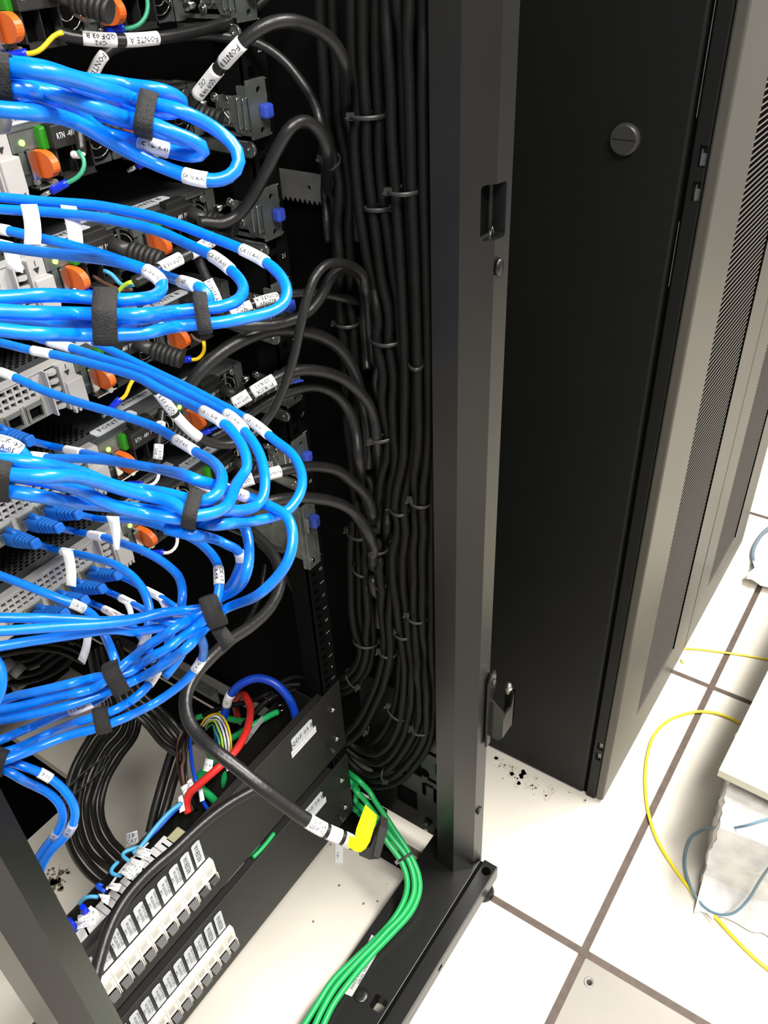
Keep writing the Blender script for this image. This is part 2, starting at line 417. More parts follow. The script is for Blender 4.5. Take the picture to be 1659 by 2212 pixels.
def relax(iters=52, lat=.0033, lim=.017):
    """let all the cables push each other apart, mostly along the sight lines, until hardly any cuts another"""
    n0 = []; P = []; own = []; rad = []; fix = []
    for c, (path, r, root) in enumerate(PATHS):
        n0.append(len(P)); k0 = FIX.get(c, 0)
        for k, p in enumerate(path): P.append(p.copy()); own.append(c); rad.append(r); fix.append(k < k0)
    n0.append(len(P)); N = len(P); O = [p.copy() for p in P]; RAY = [(p-CAM).normalized() for p in P]; rmax = max(rad)
    latk = [lat if PATHS[c][2].name.startswith(('network', 'earth_cable')) or PATHS[c][1] > .0037 else .0016 for c in own]
    for it in range(iters):
        kd = kdtree.KDTree(N)
        for k, p in enumerate(P): kd.insert(p, k)
        kd.balance(); D = {}; worst = 0
        T = [(P[min(i+1, n0[own[i]+1]-1)]-P[max(i-1, n0[own[i]])]).normalized() for i in range(N)]
        for i in range(N):
            p = P[i]; r = rad[i]; best = 0; acc = V((0,0,0))
            for co, k, d in kd.find_range(p, r+rmax+.0020):
                if own[k] == own[i]: continue
                o = p-P[k]; o = o-T[k]*o.dot(T[k]); d = o.length; need = r+rad[k]+.0008
                if d >= need: continue
                if d < .0005: o = RAY[i]*(1 if own[i] > own[k] else -1); d = 1.; a = need
                else: a = need-d
                q = o*(a*.52/d); rc = q.dot(RAY[i]); q = q+RAY[i]*(rc*.25)
                if a > best: best = a; acc = q
            if best: D[i] = acc; worst = max(worst, best)
        if worst < .0005 and it > 2: break
        sm = [None]*N; W = 7
        for i, q0 in D.items():
            a, b = n0[own[i]], n0[own[i]+1]
            for k in range(-W, W+1):
                j = i+k
                if a <= j < b:
                    q = q0*sstep((W+1-abs(k))/W)
                    if sm[j] is None or q.length > sm[j].length: sm[j] = q
        for i in range(N):
            if fix[i]: continue
            if sm[i] is None:
                if not PATHS[own[i]][2].name.startswith('earth_cable'): continue
                sm[i] = V((0,0,0))
            q = P[i]+sm[i]; d = q-O[i]; rc = d.dot(RAY[i]); l = d-RAY[i]*rc; rc = max(-lim, min(lim, rc))
            if l.length > latk[i]: l = l*(latk[i]/l.length)
            q = O[i]+RAY[i]*rc+l
            if q.x > .0605-rad[i] and q.x < .09 and -.15 < q.y < .5: q.x = .0605-rad[i]
            if PATHS[own[i]][2].name.startswith('earth_cable') and abs(q.y) < .014 and q.x < .0155+rad[i] and q.z < .4: q.x = .0155+rad[i]
            if q.z < .0482+rad[i] and -.24 < q.y < -.115 and -.5 < q.x < .07: q.z = .0482+rad[i]
            P[i] = q
        if it % 2 == 0:
            for c in range(len(PATHS)):
                a, b = n0[c], n0[c+1]; S_ = [P[i]-O[i] for i in range(a, b)]
                for i in range(a+1, b-1):
                    if not fix[i]: k = i-a; P[i] = O[i]+S_[k]*.5+(S_[k-1]+S_[k+1])*.25
    for c, (path, r, root) in enumerate(PATHS): path[:] = P[n0[c]:n0[c+1]]
def netcable(label, pts, w, dia=.0062, mode='w', m=None, name='network_cable', group='blue network cables', wob=.012, plug=None, mname=None):
    path = path_of(pts, mode, w); r = dia/2
    if name == 'network_cable': path = gather(path)
    for k in range(2): path = [path[0]]+[(path[i-1]+path[i]*2+path[i+1])/4 for i in range(1, len(path)-1)]+[path[-1]]
    root = thing(name, label, 'cable', tuple(path[len(path)//2]), group)
    QUEUE.append(lambda: obj('jacket', MB().tube(path, r, 12, wob), m or BLUE, root))
    if plug: boot(root, *plug)
    if plug: FIX[len(PATHS)] = 5
    PATHS.append((path, r, root)); return root, path, r
def ziptie(p, axis, r, label, head=1, parent=None, hd=None):
    p, axis = V(p), V(axis).normalized(); vw = (CAM-p).normalized(); sd = axis.cross(vw).normalized(); vw = sd.cross(axis)
    rx, ry = r; prof = [(-.0019, .0), (-.0019, .0011), (.0019, .0011), (.0019, .0)]; rings = []
    for k in range(24):
        t = 2*math.pi*k/24; cs, sn = math.cos(t), math.sin(t)
        rings.append([p+axis*o+sd*(cs*(rx+dr))+vw*(sn*(ry+dr)) for o, dr in prof])
    root = parent or thing('zip_tie', label, 'cable tie', tuple(p), 'black zip ties on the vertical cable run')
    o = obj('tie_band', MB().loft(rings, closed=True), ZIP, root)
    t = math.radians(200 if head < 0 else -20) if hd is None else math.radians(hd)
    hc = p+sd*(math.cos(t)*(rx+.001))+vw*(math.sin(t)*(ry+.001)+.002)
    b = MB(); q = [hc+sd*x+axis*y for x, y in ((-.0035,-.003),(.0035,-.003),(.0035,.003),(-.0035,.003))]
    b.prism(q, vw*.005); obj('tie_head', b, ZIP, root)
    tl = MB(); q = [hc+vw*.0025+sd*x+axis*y for x, y in ((-.0016,-.0006),(.0016,-.0006),(.0016,.0006),(-.0016,.0006))]; tl.prism(q, vw*.006+sd*.003*head)
    obj('tie_tail', tl, ZIP, root)
    return root

#PARTS
# ================================================================== SETTING
floor = bpy.data.objects.new('floor', None); COL.objects.link(floor); floor['kind'] = 'structure'
S = .609; JX, JY = .045, -.399
for i in range(-4, 5):
    for j in range(-3, 4):
        x0, y0 = JX+i*S, JY+j*S; g = .0055; h = random.uniform(-.0003, .0003)
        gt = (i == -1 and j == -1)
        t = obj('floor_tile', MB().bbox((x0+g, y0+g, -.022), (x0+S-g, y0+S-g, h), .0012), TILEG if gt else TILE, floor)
        if i == -1 and j == 1: cut(t, MB().box((-.50, .468, -.05), (-.172, .71, .02)))
        if gt:
            b = aZ(1273, 2122, 0); cut(t, MB().cyl((b.x, b.y, -.03), (b.x, b.y, .01), .0042, 16))
            rg = [[V((b.x+rr*math.cos(2*math.pi*k/18), b.y+rr*math.sin(2*math.pi*k/18), z)) for k in range(18)] for rr, z in ((.0046, -.002), (.0052, .0008), (.0072, .0008), (.0078, .0001))]
            obj('bolt_ring', MB().loft(rg, caps=False), GALV, t)
mbt = MB()
for i in range(-4, 6): mbt.box((JX+i*S-.0054, JY-3*S, -.02), (JX+i*S+.0054, JY+4*S, -.0012))
for j in range(-3, 5): mbt.box((JX-4*S, JY+j*S-.0054, -.021), (JX+5*S, JY+j*S+.0054, -.0016))
cutb = obj('tile_trim', mbt, TRIM, floor)
obj('subfloor', MB().box((-3.2, -3, -.4), (3.4, 2.6, -.38)), VOID, floor)
def blob(name, c, r, n=26, size=.003, m=DIRT, par=floor, z=.0006):
    mb = MB()
    for k in range(n):
        a = random.uniform(0, 6.28); d = r*random.random()**.6; q = V((c[0]+d*math.cos(a)*1.3, c[1]+d*math.sin(a)*.8, z)); rr = size*random.uniform(.15, 1)**2+.0003; sd = random.uniform(0, 6)
        mb.prism([q+V((rr*random.uniform(.6, 1.2)*math.cos(t+sd), rr*random.uniform(.6, 1.2)*math.sin(t+sd), 0)) for t in [i*6.283/7 for i in range(7)]], (0, 0, .0003))
    return tag(obj(name, mb, m, par), kind='stuff')
SMEAR = mat('pale_floor_smear', (.58, .54, .45), .9); BLOT = mat('brown_floor_blot', (.13, .105, .075), .95)
for (x, y, r, n, sz, m_) in ((130, 1900, .016, 26, .0085, BLOT), (122, 1925, .010, 12, .006, BLOT), (112, 1890, .016, 22, .003, BLOT), (175, 1800, .008, 6, .002, DIRT), (1075, 1645, .012, 12, .007, SMEAR), (1100, 1665, .014, 14, .008, SMEAR), (1125, 1680, .014, 14, .009, SMEAR),
   (1150, 1690, .014, 12, .008, SMEAR), (1185, 1712, .012, 9, .006, SMEAR), (1240, 1712, .010, 8, .004, SMEAR), (1268, 1724, .008, 8, .004, SMEAR), (1090, 1660, .02, 7, .0025, DIRT), (1155, 1710, .008, 3, .0035, DIRT), (1172, 1712, .004, 2, .0025, DIRT), (640, 1905, .10, 9, .002, DIRT), (790, 1900, .05, 6, .002, DIRT), (1400, 1350, .02, 3, .002, DIRT), (1578, 1248, .01, 2, .003, SMEAR)):
    p = aZ(x, y, 0); blob('dirt_specks', (p.x, p.y), r, n, sz, m_, z=.0005+random.random()*.0004)
wall = obj('wall_front', MB().box((-3.2, 2.6, -.1), (3.4, 2.75, 2.9)), TILE); wall['kind'] = 'structure'

# ================================================================== NEIGHBOUR CABINET
cb = thing('server_cabinet', 'tall black server cabinet with two perforated grey metal doors standing right of the open rack', 'cabinet', (.9, .3, 0))
obj('side_panel', MB().bbox((.295, -.2885, .004), (.31, 1.0, 2.1), .004), CABM, cb)
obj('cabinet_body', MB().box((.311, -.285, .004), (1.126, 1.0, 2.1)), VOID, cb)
st = obj('corner_strip', MB().bbox((.295, -.3095, .003), (.303, -.2935, 2.1), .0015), CABM, cb)
cut(st, MB().box((.29, -.3085, 1.045), (.30, -.3005, 1.066)).box((.29, -.308, 1.012), (.30, -.2995, 1.032)).box((.29, -.3085, .133), (.30, -.299, .150)).box((.29, -.308, .106), (.30, -.299, .124)))
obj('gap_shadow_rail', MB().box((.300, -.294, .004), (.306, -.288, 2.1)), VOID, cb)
for z in (1.05, 1.016, .138, .112):
    c = MB().box((.2985, -.3075, z-.004), (.301, -.302, z+.008)); c.box((.2975, -.3035, z-.004), (.2985, -.3025, z+.012))
    tag(obj('striker_clip', c, ZINC, cb), 'small shiny metal catch inside the corner strip')
obj('gap_glint_strip', MB().box((.2955, -.2925, 1.09), (.2965, -.2918, 2.1)).box((.2955, -.2925, .92), (.2962, -.2918, .99)), ZINC, cb)  # thin zinc strips imitate the light line reflected in the gap
kb = MB(); kc = V((.295, -.2245, 1.0645)); R = []
for xx, rr in ((0, .0158), (-.003, .0158), (-.0055, .0148), (-.0065, .0135)):
    R.append([kc+V((xx, rr*math.cos(t), rr*math.sin(t))) for t in [2*math.pi*i/36 for i in range(36)]])
kb.loft(R, smooth=False)
kn = obj('quarter_turn_latch', kb, ZIP, cb); cut(kn, MB().box((.28, kc.y-.0125, kc.z-.001), (.2895, kc.y+.0125, kc.z+.001)))
def door(x0, x1, mx0, mx1, lab):
    d = obj('door', MB().box((x0, -.324, .008), (x0+.001, -.323, .009)), DOORM, cb)
    bm = MB(); ya, yb = -.3235, -.3100
    fr = MB().bbox((x0, ya, .008), (x1, yb, 2.1), .0025)
    f = obj('door_frame', fr, DOORM, d); cut(f, MB().box((mx0, ya-.01, .108), (mx1, yb+.01, 1.98)))
    w1 = MB(); z = .108
    while z < 1.98: w1.box((mx0, ya+.0012, z), (mx1, ya+.0017, z+.0018)); z += .0073
    tag(obj('mesh_web', w1, MESHW, d), kind='stuff')
    w2 = MB(); x = mx0+.002
    while x < mx1: w2.box((x, ya+.0026, .108), (x+.0016, ya+.0032, 1.98)); x += .0044
    tag(obj('mesh_backing', w2, MESHB, d), kind='stuff')
    obj('mesh_lip', MB().box((mx1-.0012, ya-.001, .108), (mx1+.0004, ya+.002, 1.98)), VOID, d)
    d.data = bpy.data.objects[f.name].data; bpy.data.objects.remove(f); d['label'] = lab
door(.2955, .7125, .415, .605, 'left leaf of the perforated grey door')
door(.7165, 1.128, .808, 1.000, 'right leaf of the perforated grey door')

# ================================================================== RACK FRAME
rk = thing('equipment_rack', 'open black equipment rack with corner posts, floor beam and numbered mounting rails', 'rack', (-.232, .25, 0))
bm_ = obj('base_beam', MB().bbox((-.532, -.2125, .020), (.0675, -.127, .047), .001), RACKM, rk)
p1 = aZ(780, 2150, .047); p2 = aZ(818, 2168, .047)
cut(bm_, MB().bbox((p2.x-.010, p2.y-.010, 0), (p2.x+.010, p2.y+.010, .06), .003))
lip = obj('beam_lip', MB().bbox((-.532, -.2405, .016), (.0705, -.2165, .047), .0015), RACKM, rk)
hp = aZ(1050, 1882, .047); hs = aY(951, 2101, -.2405)
cut(lip, MB().cyl((hp.x, hp.y, .02), (hp.x, hp.y, .06), .0072, 20)); cut(lip, MB().box((hs.x-.005, -.245, .026), (hs.x+.005, -.236, .036)))
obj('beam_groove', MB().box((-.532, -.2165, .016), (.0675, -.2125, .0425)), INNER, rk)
obj('hole_plug', MB().ball((p1.x, p1.y, .047), .0105, 8, (1, 1, .22)), RACKM, rk)
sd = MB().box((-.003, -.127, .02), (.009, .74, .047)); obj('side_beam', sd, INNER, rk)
ft = MB(); fx, fy = .046, -.2275; ft.cyl((fx, fy, .0008), (fx, fy, .006), .019, 24, .016); ft.cyl((fx, fy, .006), (fx, fy, .018), .006, 12)
obj('levelling_foot', ft, RACKM, rk)
def post(sx, name='post'):
    X = (lambda x: x) if sx > 0 else (lambda x: -.464-x)
    prof = [(.026, -.157), (.0255, -.186), (.048, -.2085), (.0675, -.2125), (.0675, -.150), (.060, -.150), (.060, -.157)]
    P = [V((X(x), y, .046)) for x, y in prof]
    return obj(name, MB().prism(P, (0, 0, 2.0)), RACKM, rk)
pr = post(1); post(-1)
cut(pr, MB().bbox((.0385, -.25, 1.033), (.061, -.195, 1.080), .003))
obj('slot_dark_sheet', MB().box((.0395, -.1955, 1.02), (.065, -.195, 1.10)), VOID, rk)  # black sheet put in to darken the back of the slot
sw = MB().tube(spline([(.046,-.2045,1.034),(.048,-.2035,1.040),(.049,-.2035,1.036),(.052,-.2035,1.043),(.054,-.204,1.036)], .002), .00035, 5); obj('wire_scrap', sw, ZINC, rk)
b = aY(1080, 578, -.212); obj('post_rivet', MB().ball((b.x, -.2115, b.z), .0085, 8, (.8, .35, 1)), RACKM, rk)
b = aY(1037, 1752, -.212); obj('post_grommet', MB().cyl((b.x, -.2095, b.z), (b.x, -.2135, b.z), .006, 18).cyl((b.x, -.2135, b.z), (b.x, -.2137, b.z), .0035, 14), ZIP, rk)
# lock bracket on the right post
bk = thing('lock_bracket', 'black steel U shaped door catch with a small pin, fixed low on the right post', 'bracket', (.062, -.215, .38), None)
def plate(name, pts, d, m=RACKM, par=bk): return obj(name, MB().prism(pts, d), m, par)
plate('back_plate', [(.060,-.2135,.336),(.060,-.2135,.462),(.066,-.2135,.474),(.076,-.2135,.474),(.0785,-.2135,.462),(.0785,-.2135,.440),(.070,-.2135,.425),(.070,-.2135,.336)], (0, -.003, 0))
plate('side_arm', [(.0672,-.2165,.352),(.0672,-.2165,.425),(.0672,-.2335,.410),(.0672,-.2355,.395),(.0672,-.2355,.360),(.0672,-.2300,.352)], (.003, 0, 0))
plate('side_arm', [(.0702,-.2355,.360),(.0702,-.2355,.402),(.0880,-.2355,.402),(.0960,-.2355,.426),(.0985,-.2355,.426),(.0985,-.2355,.360)], (0, .003, 0))
plate('side_arm', [(.0985,-.2355,.360),(.0985,-.2355,.426),(.0985,-.222,.426),(.0985,-.222,.372)], (-.003, 0, 0))
obj('catch_pin', MB().cyl((.0945,-.2275,.420),(.0945,-.2275,.434),.0036,14).ball((.0945,-.2275,.436),.0034,6).cyl((.0945,-.2275,.428),(.0945,-.2275,.431),.0052,14), STEELS, bk)
obj('bracket_screw', MB().cyl((.071,-.2162,.456),(.071,-.2185,.456),.0042,16), ZIP, bk)
# mounting rails
def rail(x0, x1, y, name='mounting_rail'):
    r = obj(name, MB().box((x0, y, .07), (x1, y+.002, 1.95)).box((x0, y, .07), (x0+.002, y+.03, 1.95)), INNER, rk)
    return r
rr = rail(-.019, .014, -.0005); rail(-.492, -.465, -.0005); rail(-.019, .014, .745); rail(-.492, -.465, .745)
hb = MB(); 
for n in range(3, 28):
    for k in range(3):
        z = ZC(n-.5)+.0148*k+.0074; hb.box((-.011, -.004, z-.0047), (-.0015, .01, z+.0047)) if not (hb.v and False) else None
cut(rr, hb)
nt = MB()
for n in range(6, 27):
    vs_, fs_ = text2d(str(n)); nt.add([V((.0065+x*.0062, -.0008, ZC(n)+y*.0062)) for x, y in vs_], fs_)
    nt.box((.003, -.0008, ZC(n-.5)-.0003), (.010, -.0006, ZC(n-.5)+.0003))
tag(obj('rail_numbers', nt, mat('rail_print', (.55,.55,.55), .6), rr), kind='stuff')
# right side sheet with punched service holes, horizontal depth rails, skins
def mp(y, z): q = aX(*pix((.047, y, z)), .0625); return q.y, q.z
ya_, za_ = mp(-.012, .042)
sp = obj('service_plate', MB().box((.0625, -.152, .046), (.0645, ya_, .36)), RACKM, rk)
hx = [(-.150,-.143,.30,.318),(-.150,-.128,.275,.283),(-.148,-.142,.235,.262),(-.147,-.128,.212,.220),(-.118,-.098,.210,.240),(-.148,-.138,.165,.200),(-.138,-.122,.197,.203),(-.125,-.118,.170,.200),(-.108,-.070,.118,.165),(-.136,-.122,.105,.114),(-.148,-.140,.080,.098),(-.146,-.132,.060,.068),(-.090,-.082,.180,.205),(-.070,-.060,.160,.168),(-.048,-.038,.150,.158),(-.112,-.100,.250,.262),(-.060,-.050,.200,.215),(-.080,-.072,.230,.25)]
for (a, b_, c, d) in hx:
    y0_, z0_ = mp(a, c); y1_, z1_ = mp(b_, d); cut(sp, MB().bbox((.055, y0_, z0_), (.071, y1_, z1_), .0015))
y0_, z0_ = mp(-.122, .226); cut(sp, MB().cyl((.055, y0_, z0_), (.071, y0_, z0_), .010, 20))
obj('plate_stud', MB().cyl((.0625, -.115, .070), (.0555, -.115, .070), .006, 14), ZIP, rk)
obj('plate_clip', MB().box((.0625, -.117, .048), (.0615, -.110, .055)), ZINCB, rk)
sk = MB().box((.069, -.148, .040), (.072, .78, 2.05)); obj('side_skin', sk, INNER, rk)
obj('dark_floor_sheet', MB().box((.009, -.03, .02), (.07, .8, .03)), INNER, rk)  # black sheet added to darken the floor strip past the side beam
obj('top_light_block', MB().box((-.536, -.21, 2.046), (.072, .80, 2.06)), RACKM, rk)  # unseen, added to keep world light out of the rack from above
obj('front_light_block', MB().box((-.536, .80, .36), (.072, .82, 2.05)), INNER, rk)  # unseen sheet added against light from the front, open low to brighten floor
obj('front_beam', MB().box((-.536, .73, .016), (.072, .80, .047)), RACKM, rk)
def toothed(p, q, xx, h=.026):
    y0, y1, z = p[1], q[1], p[2]; mb = MB().box((xx, y0, z), (xx+.002, y1, z+h)); y = y0
    while y < y1-.006: mb.prism([(xx, y, z), (xx, y+.0045, z), (xx, y+.0022, z-.004)], (.002, 0, 0)); y += .0062
    o = obj('toothed_depth_rail', mb, GALV, rk); cutb_ = MB()
    for k in range(3): cutb_.cyl((xx-.01, y0+.012+k*.018, z+.012), (xx+.01, y0+.012+k*.018, z+.012), .0022, 10)
    cut(o, cutb_); return o
toothed((0, -.045, 1.037), (0, .045, 1.037), .058)
toothed((0, .02, .122), (0, .43, .122), .056, .03)
toothed((0, -.02, .12), (0, .02, .12), .052, .03)
# lower grey cross rail on the left, seen under the network bundles
lr = MB(); a = aX(240, 1392, .02); b_ = aX(476, 1530, .02)
obj('toothed_depth_rail', MB().box((.020, b_.y, .150), (.023, .72, .185)).box((.005, b_.y, .183), (.023, .72, .186)), ZINC, rk)

# sticker on the beam
stk = flag(None, ((803, 2019), (829, 2036), (752, 2153), (741, 2145)), .5, bend=0)
bpy.data.objects.remove(stk)
c4 = [aZ(x, y, .0472) for x, y in ((803, 2019), (829, 2036), (760, 2153), (741, 2145))]
sticker = obj('spec_sticker', MB().prism(c4, (0, 0, .0003)), mat('sticker_grey', (.42, .42, .42), .5), rk)
xd = (c4[0]-c4[3]).normalized(); ctr = sum(c4, V())/4
obj('label_text', text_flat('FB 004 2085 0010 XX  A 2011\nMADE IN BRAZIL  100-240V\nSERIAL 0042-8871-20', ctr, xd, V((-xd.y, xd.x, 0)), .0058, V((0,0,1)), .0005), INK, sticker, recalc=False)

# ================================================================== SERVERS
def build_server(label):
    n = 24; z0, z1, zc = ZC(n)-.0213, ZC(n)+.0213, ZC(n)
    X0, X1 = -.460, -.026
    sv = thing('rack_server', label, 'server', (-.2425, YS, z0), 'rack servers')
    obj('chassis', MB().bbox((X0, YS+.004, z0), (X1, .74, z1), .0008), SRVTOP, sv)
    vb = MB(); r = 0; y = YS+.018
    while y < YS+.085:
        x = -.435+(.003 if r % 2 else 0)
        while x < -.205-(y-YS)*.12:
            vb.prism([(x, y, z1), (x+.0038, y, z1), (x+.0052, y+.0022, z1), (x+.0014, y+.0022, z1)], (0, 0, .0004)); x += .0066
        y += .0042; r += 1
    tag(obj('vent_slots', vb, VOID, sv), kind='stuff')
    obj('cover_edge', MB().box((X0, YS-.003, z1-.0015), (-.218, YS+.006, z1+.0006)), PLGREY, sv)
    obj('cover_latch_mark', MB().prism([(-.345, YS+.034, z1), (-.330, YS+.034, z1), (-.338, YS+.046, z1)], (0, 0, .0005)), STEELS, sv)
    # rear bezel with a square-hole vent grid and port openings
    zb = obj('rear_bezel', MB().bbox((X0, YS-.002, z0+.001), (-.247, YS+.003, z1-.001), .001), PLGREY, sv)
    cc = MB(); x = X0+.006
    while x < -.256:
        for k in range(2): cc.box((x, YS-.01, z1-.0085-k*.0062), (x+.0048, YS+.004, z1-.0040-k*.0062))
        x += .0064
    cut(zb, cc)
    x = X0+.006; cc = MB()
    while x < -.256:
        cc.box((x, YS-.01, z0+.0225), (x+.0044, YS+.004, z0+.0262)); x += .0064
    for px_ in (-.263, -.283, -.302, -.325, -.344): cc.box((px_-.0064, YS-.02, z0+.0048), (px_+.0064, YS+.02, z0+.0162))
    cut(zb, cc)
    obj('vent_void', MB().box((X0+.003, YS+.0036, z0+.003), (-.249, YS+.0040, z1-.003)), VOID, sv)
    for k, px_ in enumerate((-.263, -.283, -.302, -.325, -.344)):
        pf = obj('network_port', MB().box((px_-.0082, YS-.0045, z0+.0035), (px_+.0082, YS+.002, z0+.0185)), ZINC, sv)
        cut(pf, MB().box((px_-.0060, YS-.01, z0+.0055), (px_+.0060, YS-.0005, z0+.0155)))
        obj('port_void', MB().box((px_-.0058, YS-.0012, z0+.0057), (px_+.0058, YS-.0004, z0+.0153)), VOID, pf)
        obj('port_frame', MB().box((px_-.0092, YS-.0030, z0+.002), (px_-.0083, YS+.001, z0+.02)).box((px_+.0083, YS-.0030, z0+.002), (px_+.0092, YS+.001, z0+.02)), mat('port_gold', (.45,.40,.27), .35, .7), pf)
    # ribbed column and end block
    rb = MB()
    for k in range(5):
        z = z0+.005+k*.0078; prf = [V((-.247, YS-.001+.0, z)), V((-.2445, YS-.0075, z)), V((-.2405, YS-.0095, z)), V((-.2365, YS-.0075, z)), V((-.2350, YS-.001, z))]
        rb.prism(prf, (0, 0, .0030))
    rb.box((-.2478, YS-.009, z0+.001), (-.2462, YS+.003, z1-.001)); rb.box((-.2352, YS-.010, z0+.001), (-.2335, YS+.003, z1-.001))
    obj('ribbed_column', rb, PLGREY, sv)
    bl = MB().bbox((-.2335, YS-.012, z0+.0), (-.2165, YS+.003, z0+.026), .0012).box((-.2335, YS-.004, z0+.026), (-.2170, YS+.003, z1-.001))
    for k in range(4): bl.box((-.2325+k*.0042, YS-.0125, z0-.0030), (-.2305+k*.0042, YS-.008, z0+.001))
    eb = obj('end_block', bl, PLGREY, sv)
    tx = text_flat('1\n▼', (-.2250, YS-.0042, z1-.0095), (1,0,0), (0,0,1), .0062, V((0,-1,0)), .0003); obj('block_mark', tx, INK, eb, recalc=False)
    # two DC power supplies
    for q, xc in enumerate((-.172, -.081)):
        ps = obj('power_supply', MB().bbox((xc-.0445, YS-.0015, z0+.001), (xc+.0445, YS+.02, z1-.001), .0008), SRVTOP, sv)
        g = MB().box((xc-.0440, YS-.0035, z0+.026), (xc-.0215, YS-.001, z1-.002)).box((xc-.0395, YS-.0032, z0+.010), (xc-.0345, YS-.001, z0+.027))
        g.box((xc-.0445, YS-.0045, z1-.0022), (xc+.0445, YS-.001, z1-.001))
        obj('face_sheet', g, ZINC, ps)
        br = MB().box((xc-.0330, YS-.012, z0+.008), (xc-.0315, YS-.001, z0+.0275)).box((xc-.0380, YS-.0125, z0+.007), (xc-.0318, YS-.0112, z0+.0275))
        obj('handle_bracket', br, ZINCB, ps)
        obj('status_light', MB().cyl((xc-.0345, YS-.0045, zc+.0105), (xc-.0345, YS-.0032, zc+.0105), .0022, 14), LED, ps)
        pf = [V((xc-.0300, YS-.004, z0+.0075))]
        for t in range(0, 13):
            a = -math.pi/2+math.pi*t/12; pf.append(V((xc-.0300, YS-.0150-.0125*math.cos(a), z0+.0165+.0095*math.sin(a))))
        pf.append(V((xc-.0300, YS-.004, z0+.0255)))
        tb = MB().prism(pf, (.0062, 0, 0)); obj('release_tab', tb, ORANGE, ps)
        obj('lit_window', MB().bbox((xc-.0215, YS-.010, z0+.024), (xc-.0125, YS-.001, z1-.002), .002), GLOWG, ps)
        tk = MB().bbox((xc-.0165, YS-.0165, zc+.003), (xc+.0185, YS-.001, z1-.0015), .0012)
        tk.bbox((xc-.008, YS-.012, z1-.003), (xc+.0150, YS-.002, z1+.004), .001)
        tk.box((xc-.0150, YS-.0135, z0+.001), (xc-.0135, YS-.001, zc+.004)).box((xc+.0170, YS-.0135, z0+.001), (xc+.0185, YS-.001, zc+.004)).box((xc+.001, YS-.0130, z0+.004), (xc+.002, YS-.001, zc+.004)).box((xc-.0150, YS-.0135, z0), (xc+.0185, YS-.001, z0+.0045))
        obj('terminal_block', tk, PSUB, ps)
        obj('terminal_cavity', MB().box((xc-.0135, YS-.0045, z0+.004), (xc+.017, YS-.0016, zc+.003)), VOID, ps)
        obj('terminal_print', text_flat('RTN  -48V  POW', (xc+.0010, YS-.0165, zc+.0115), (1,0,0), (0,0,1), .0060, V((0,-1,0)), .0003, .62), mat('white_print', (.8,.8,.8), .6), ps, recalc=False)
        fg = MB(); fc = V((xc+.0315, YS-.003, zc-.001))
        for rr_ in (.0125, .0060):
            R = [[fc+V(((rr_+dr)*math.cos(t), dy, (rr_+dr)*math.sin(t))) for dr, dy in ((0,0),(.0010,-.001),(.0020,0))] for t in [2*math.pi*i/24 for i in range(24)]]
            fg.loft(R, closed=True)
        for k in range(3):
            t = math.radians(90+120*k); d = V((math.cos(t), 0, math.sin(t))); e = V((-math.sin(t), 0, math.cos(t)))*.0009
            fg.prism([fc+d*.006+e, fc+d*.0185+e*2.2, fc+d*.0185-e*2.2, fc+d*.006-e], (0, -.0012, 0))
        obj('fan_guard', fg, ZINCB, ps)
        obj('fan_void', MB().cyl((fc.x, fc.y+.0010, fc.z), (fc.x, fc.y+.0004, fc.z), .0165, 24), VOID, ps)
        sc_ = MB().cyl((xc-.0315, YS-.006, z0+.0035), (xc-.0315, YS-.001, z0+.0035), .0026, 14).cyl((xc-.0315, YS-.007, z0+.0035), (xc-.0315, YS-.006, z0+.0035), .0017, 8)
        sc_.box((xc-.036, YS-.0125, z0-.0005), (xc-.012, YS-.0015, z0+.0008)); sc_.cyl((xc-.022, YS-.014, z0+.0018), (xc-.022, YS-.003, z0+.0018), .0028, 10)
        obj('earth_lug', sc_, ZINCB, ps)
        # engraved plate on the cover
        nx = xc-.010; a = [(nx-.024, YS+.0055, z1), (nx+.022, YS+.0055, z1), (nx+.024, YS+.0075, z1), (nx+.024, YS+.0165, z1), (nx+.022, YS+.0185, z1), (nx-.024, YS+.0185, z1), (nx-.026, YS+.0165, z1), (nx-.026, YS+.0075, z1)]
        np_ = obj('name_plate', MB().prism(a, (0, 0, .0012)), GREYP, sv)
        obj('plate_text', text_flat('FONTE '+'AB'[q], (nx-.001, YS+.012, z1+.0012), (1,0,0), (0,1,0), .0085, V((0,0,1)), .0003, 1.05), INK, np_, recalc=False)
        if q == 1:
            a = [(nx-.072+k*0+dx, YS+.0245+dy, z1) for k, (dx, dy) in enumerate(((0,0),(.046,0),(.046,.011),(0,.011)))]
            np2 = obj('name_plate', MB().prism(a, (0, 0, .0012)), GREYP, sv)
            obj('plate_text', text_flat('RTN-PURSIX', (nx-.049, YS+.030, z1+.0012), (1,0,0), (0,1,0), .0058, V((0,0,1)), .0003), INK, np2, recalc=False)
    ear = MB().box((-.0365, YS-.006, z0+.001), (-.0345, YS+.003, z1)).box((-.0365, YS-.007, z0+.001), (-.0260, YS-.005, z1+.0005)).box((-.028, YS-.004, z0), (-.026, YS+.02, z1+.0008))
    ear.cyl((-.0385, YS-.006, z1-.006), (-.0385, YS-.002, z1-.006), .0035, 14)
    obj('corner_bracket', ear, ZINC, sv)
    return sv
names = {26: 'topmost server, cut by the upper frame edge, two orange tabs showing', 24: 'second server from the top, its green lamp glowing below the topmost blue bundle',
 22: 'server with blue and brown wires at its left supply, behind the thick three-cable bundle', 20: 'server with empty square network ports and a yellow earth wire at its left supply',
 18: 'server with green lamp beside the FONTE plate, level with the middle bundle', 16: 'lowest server in the rack, blue plugs hanging in its bottom ports'}
srv = {24: build_server(names[24])}
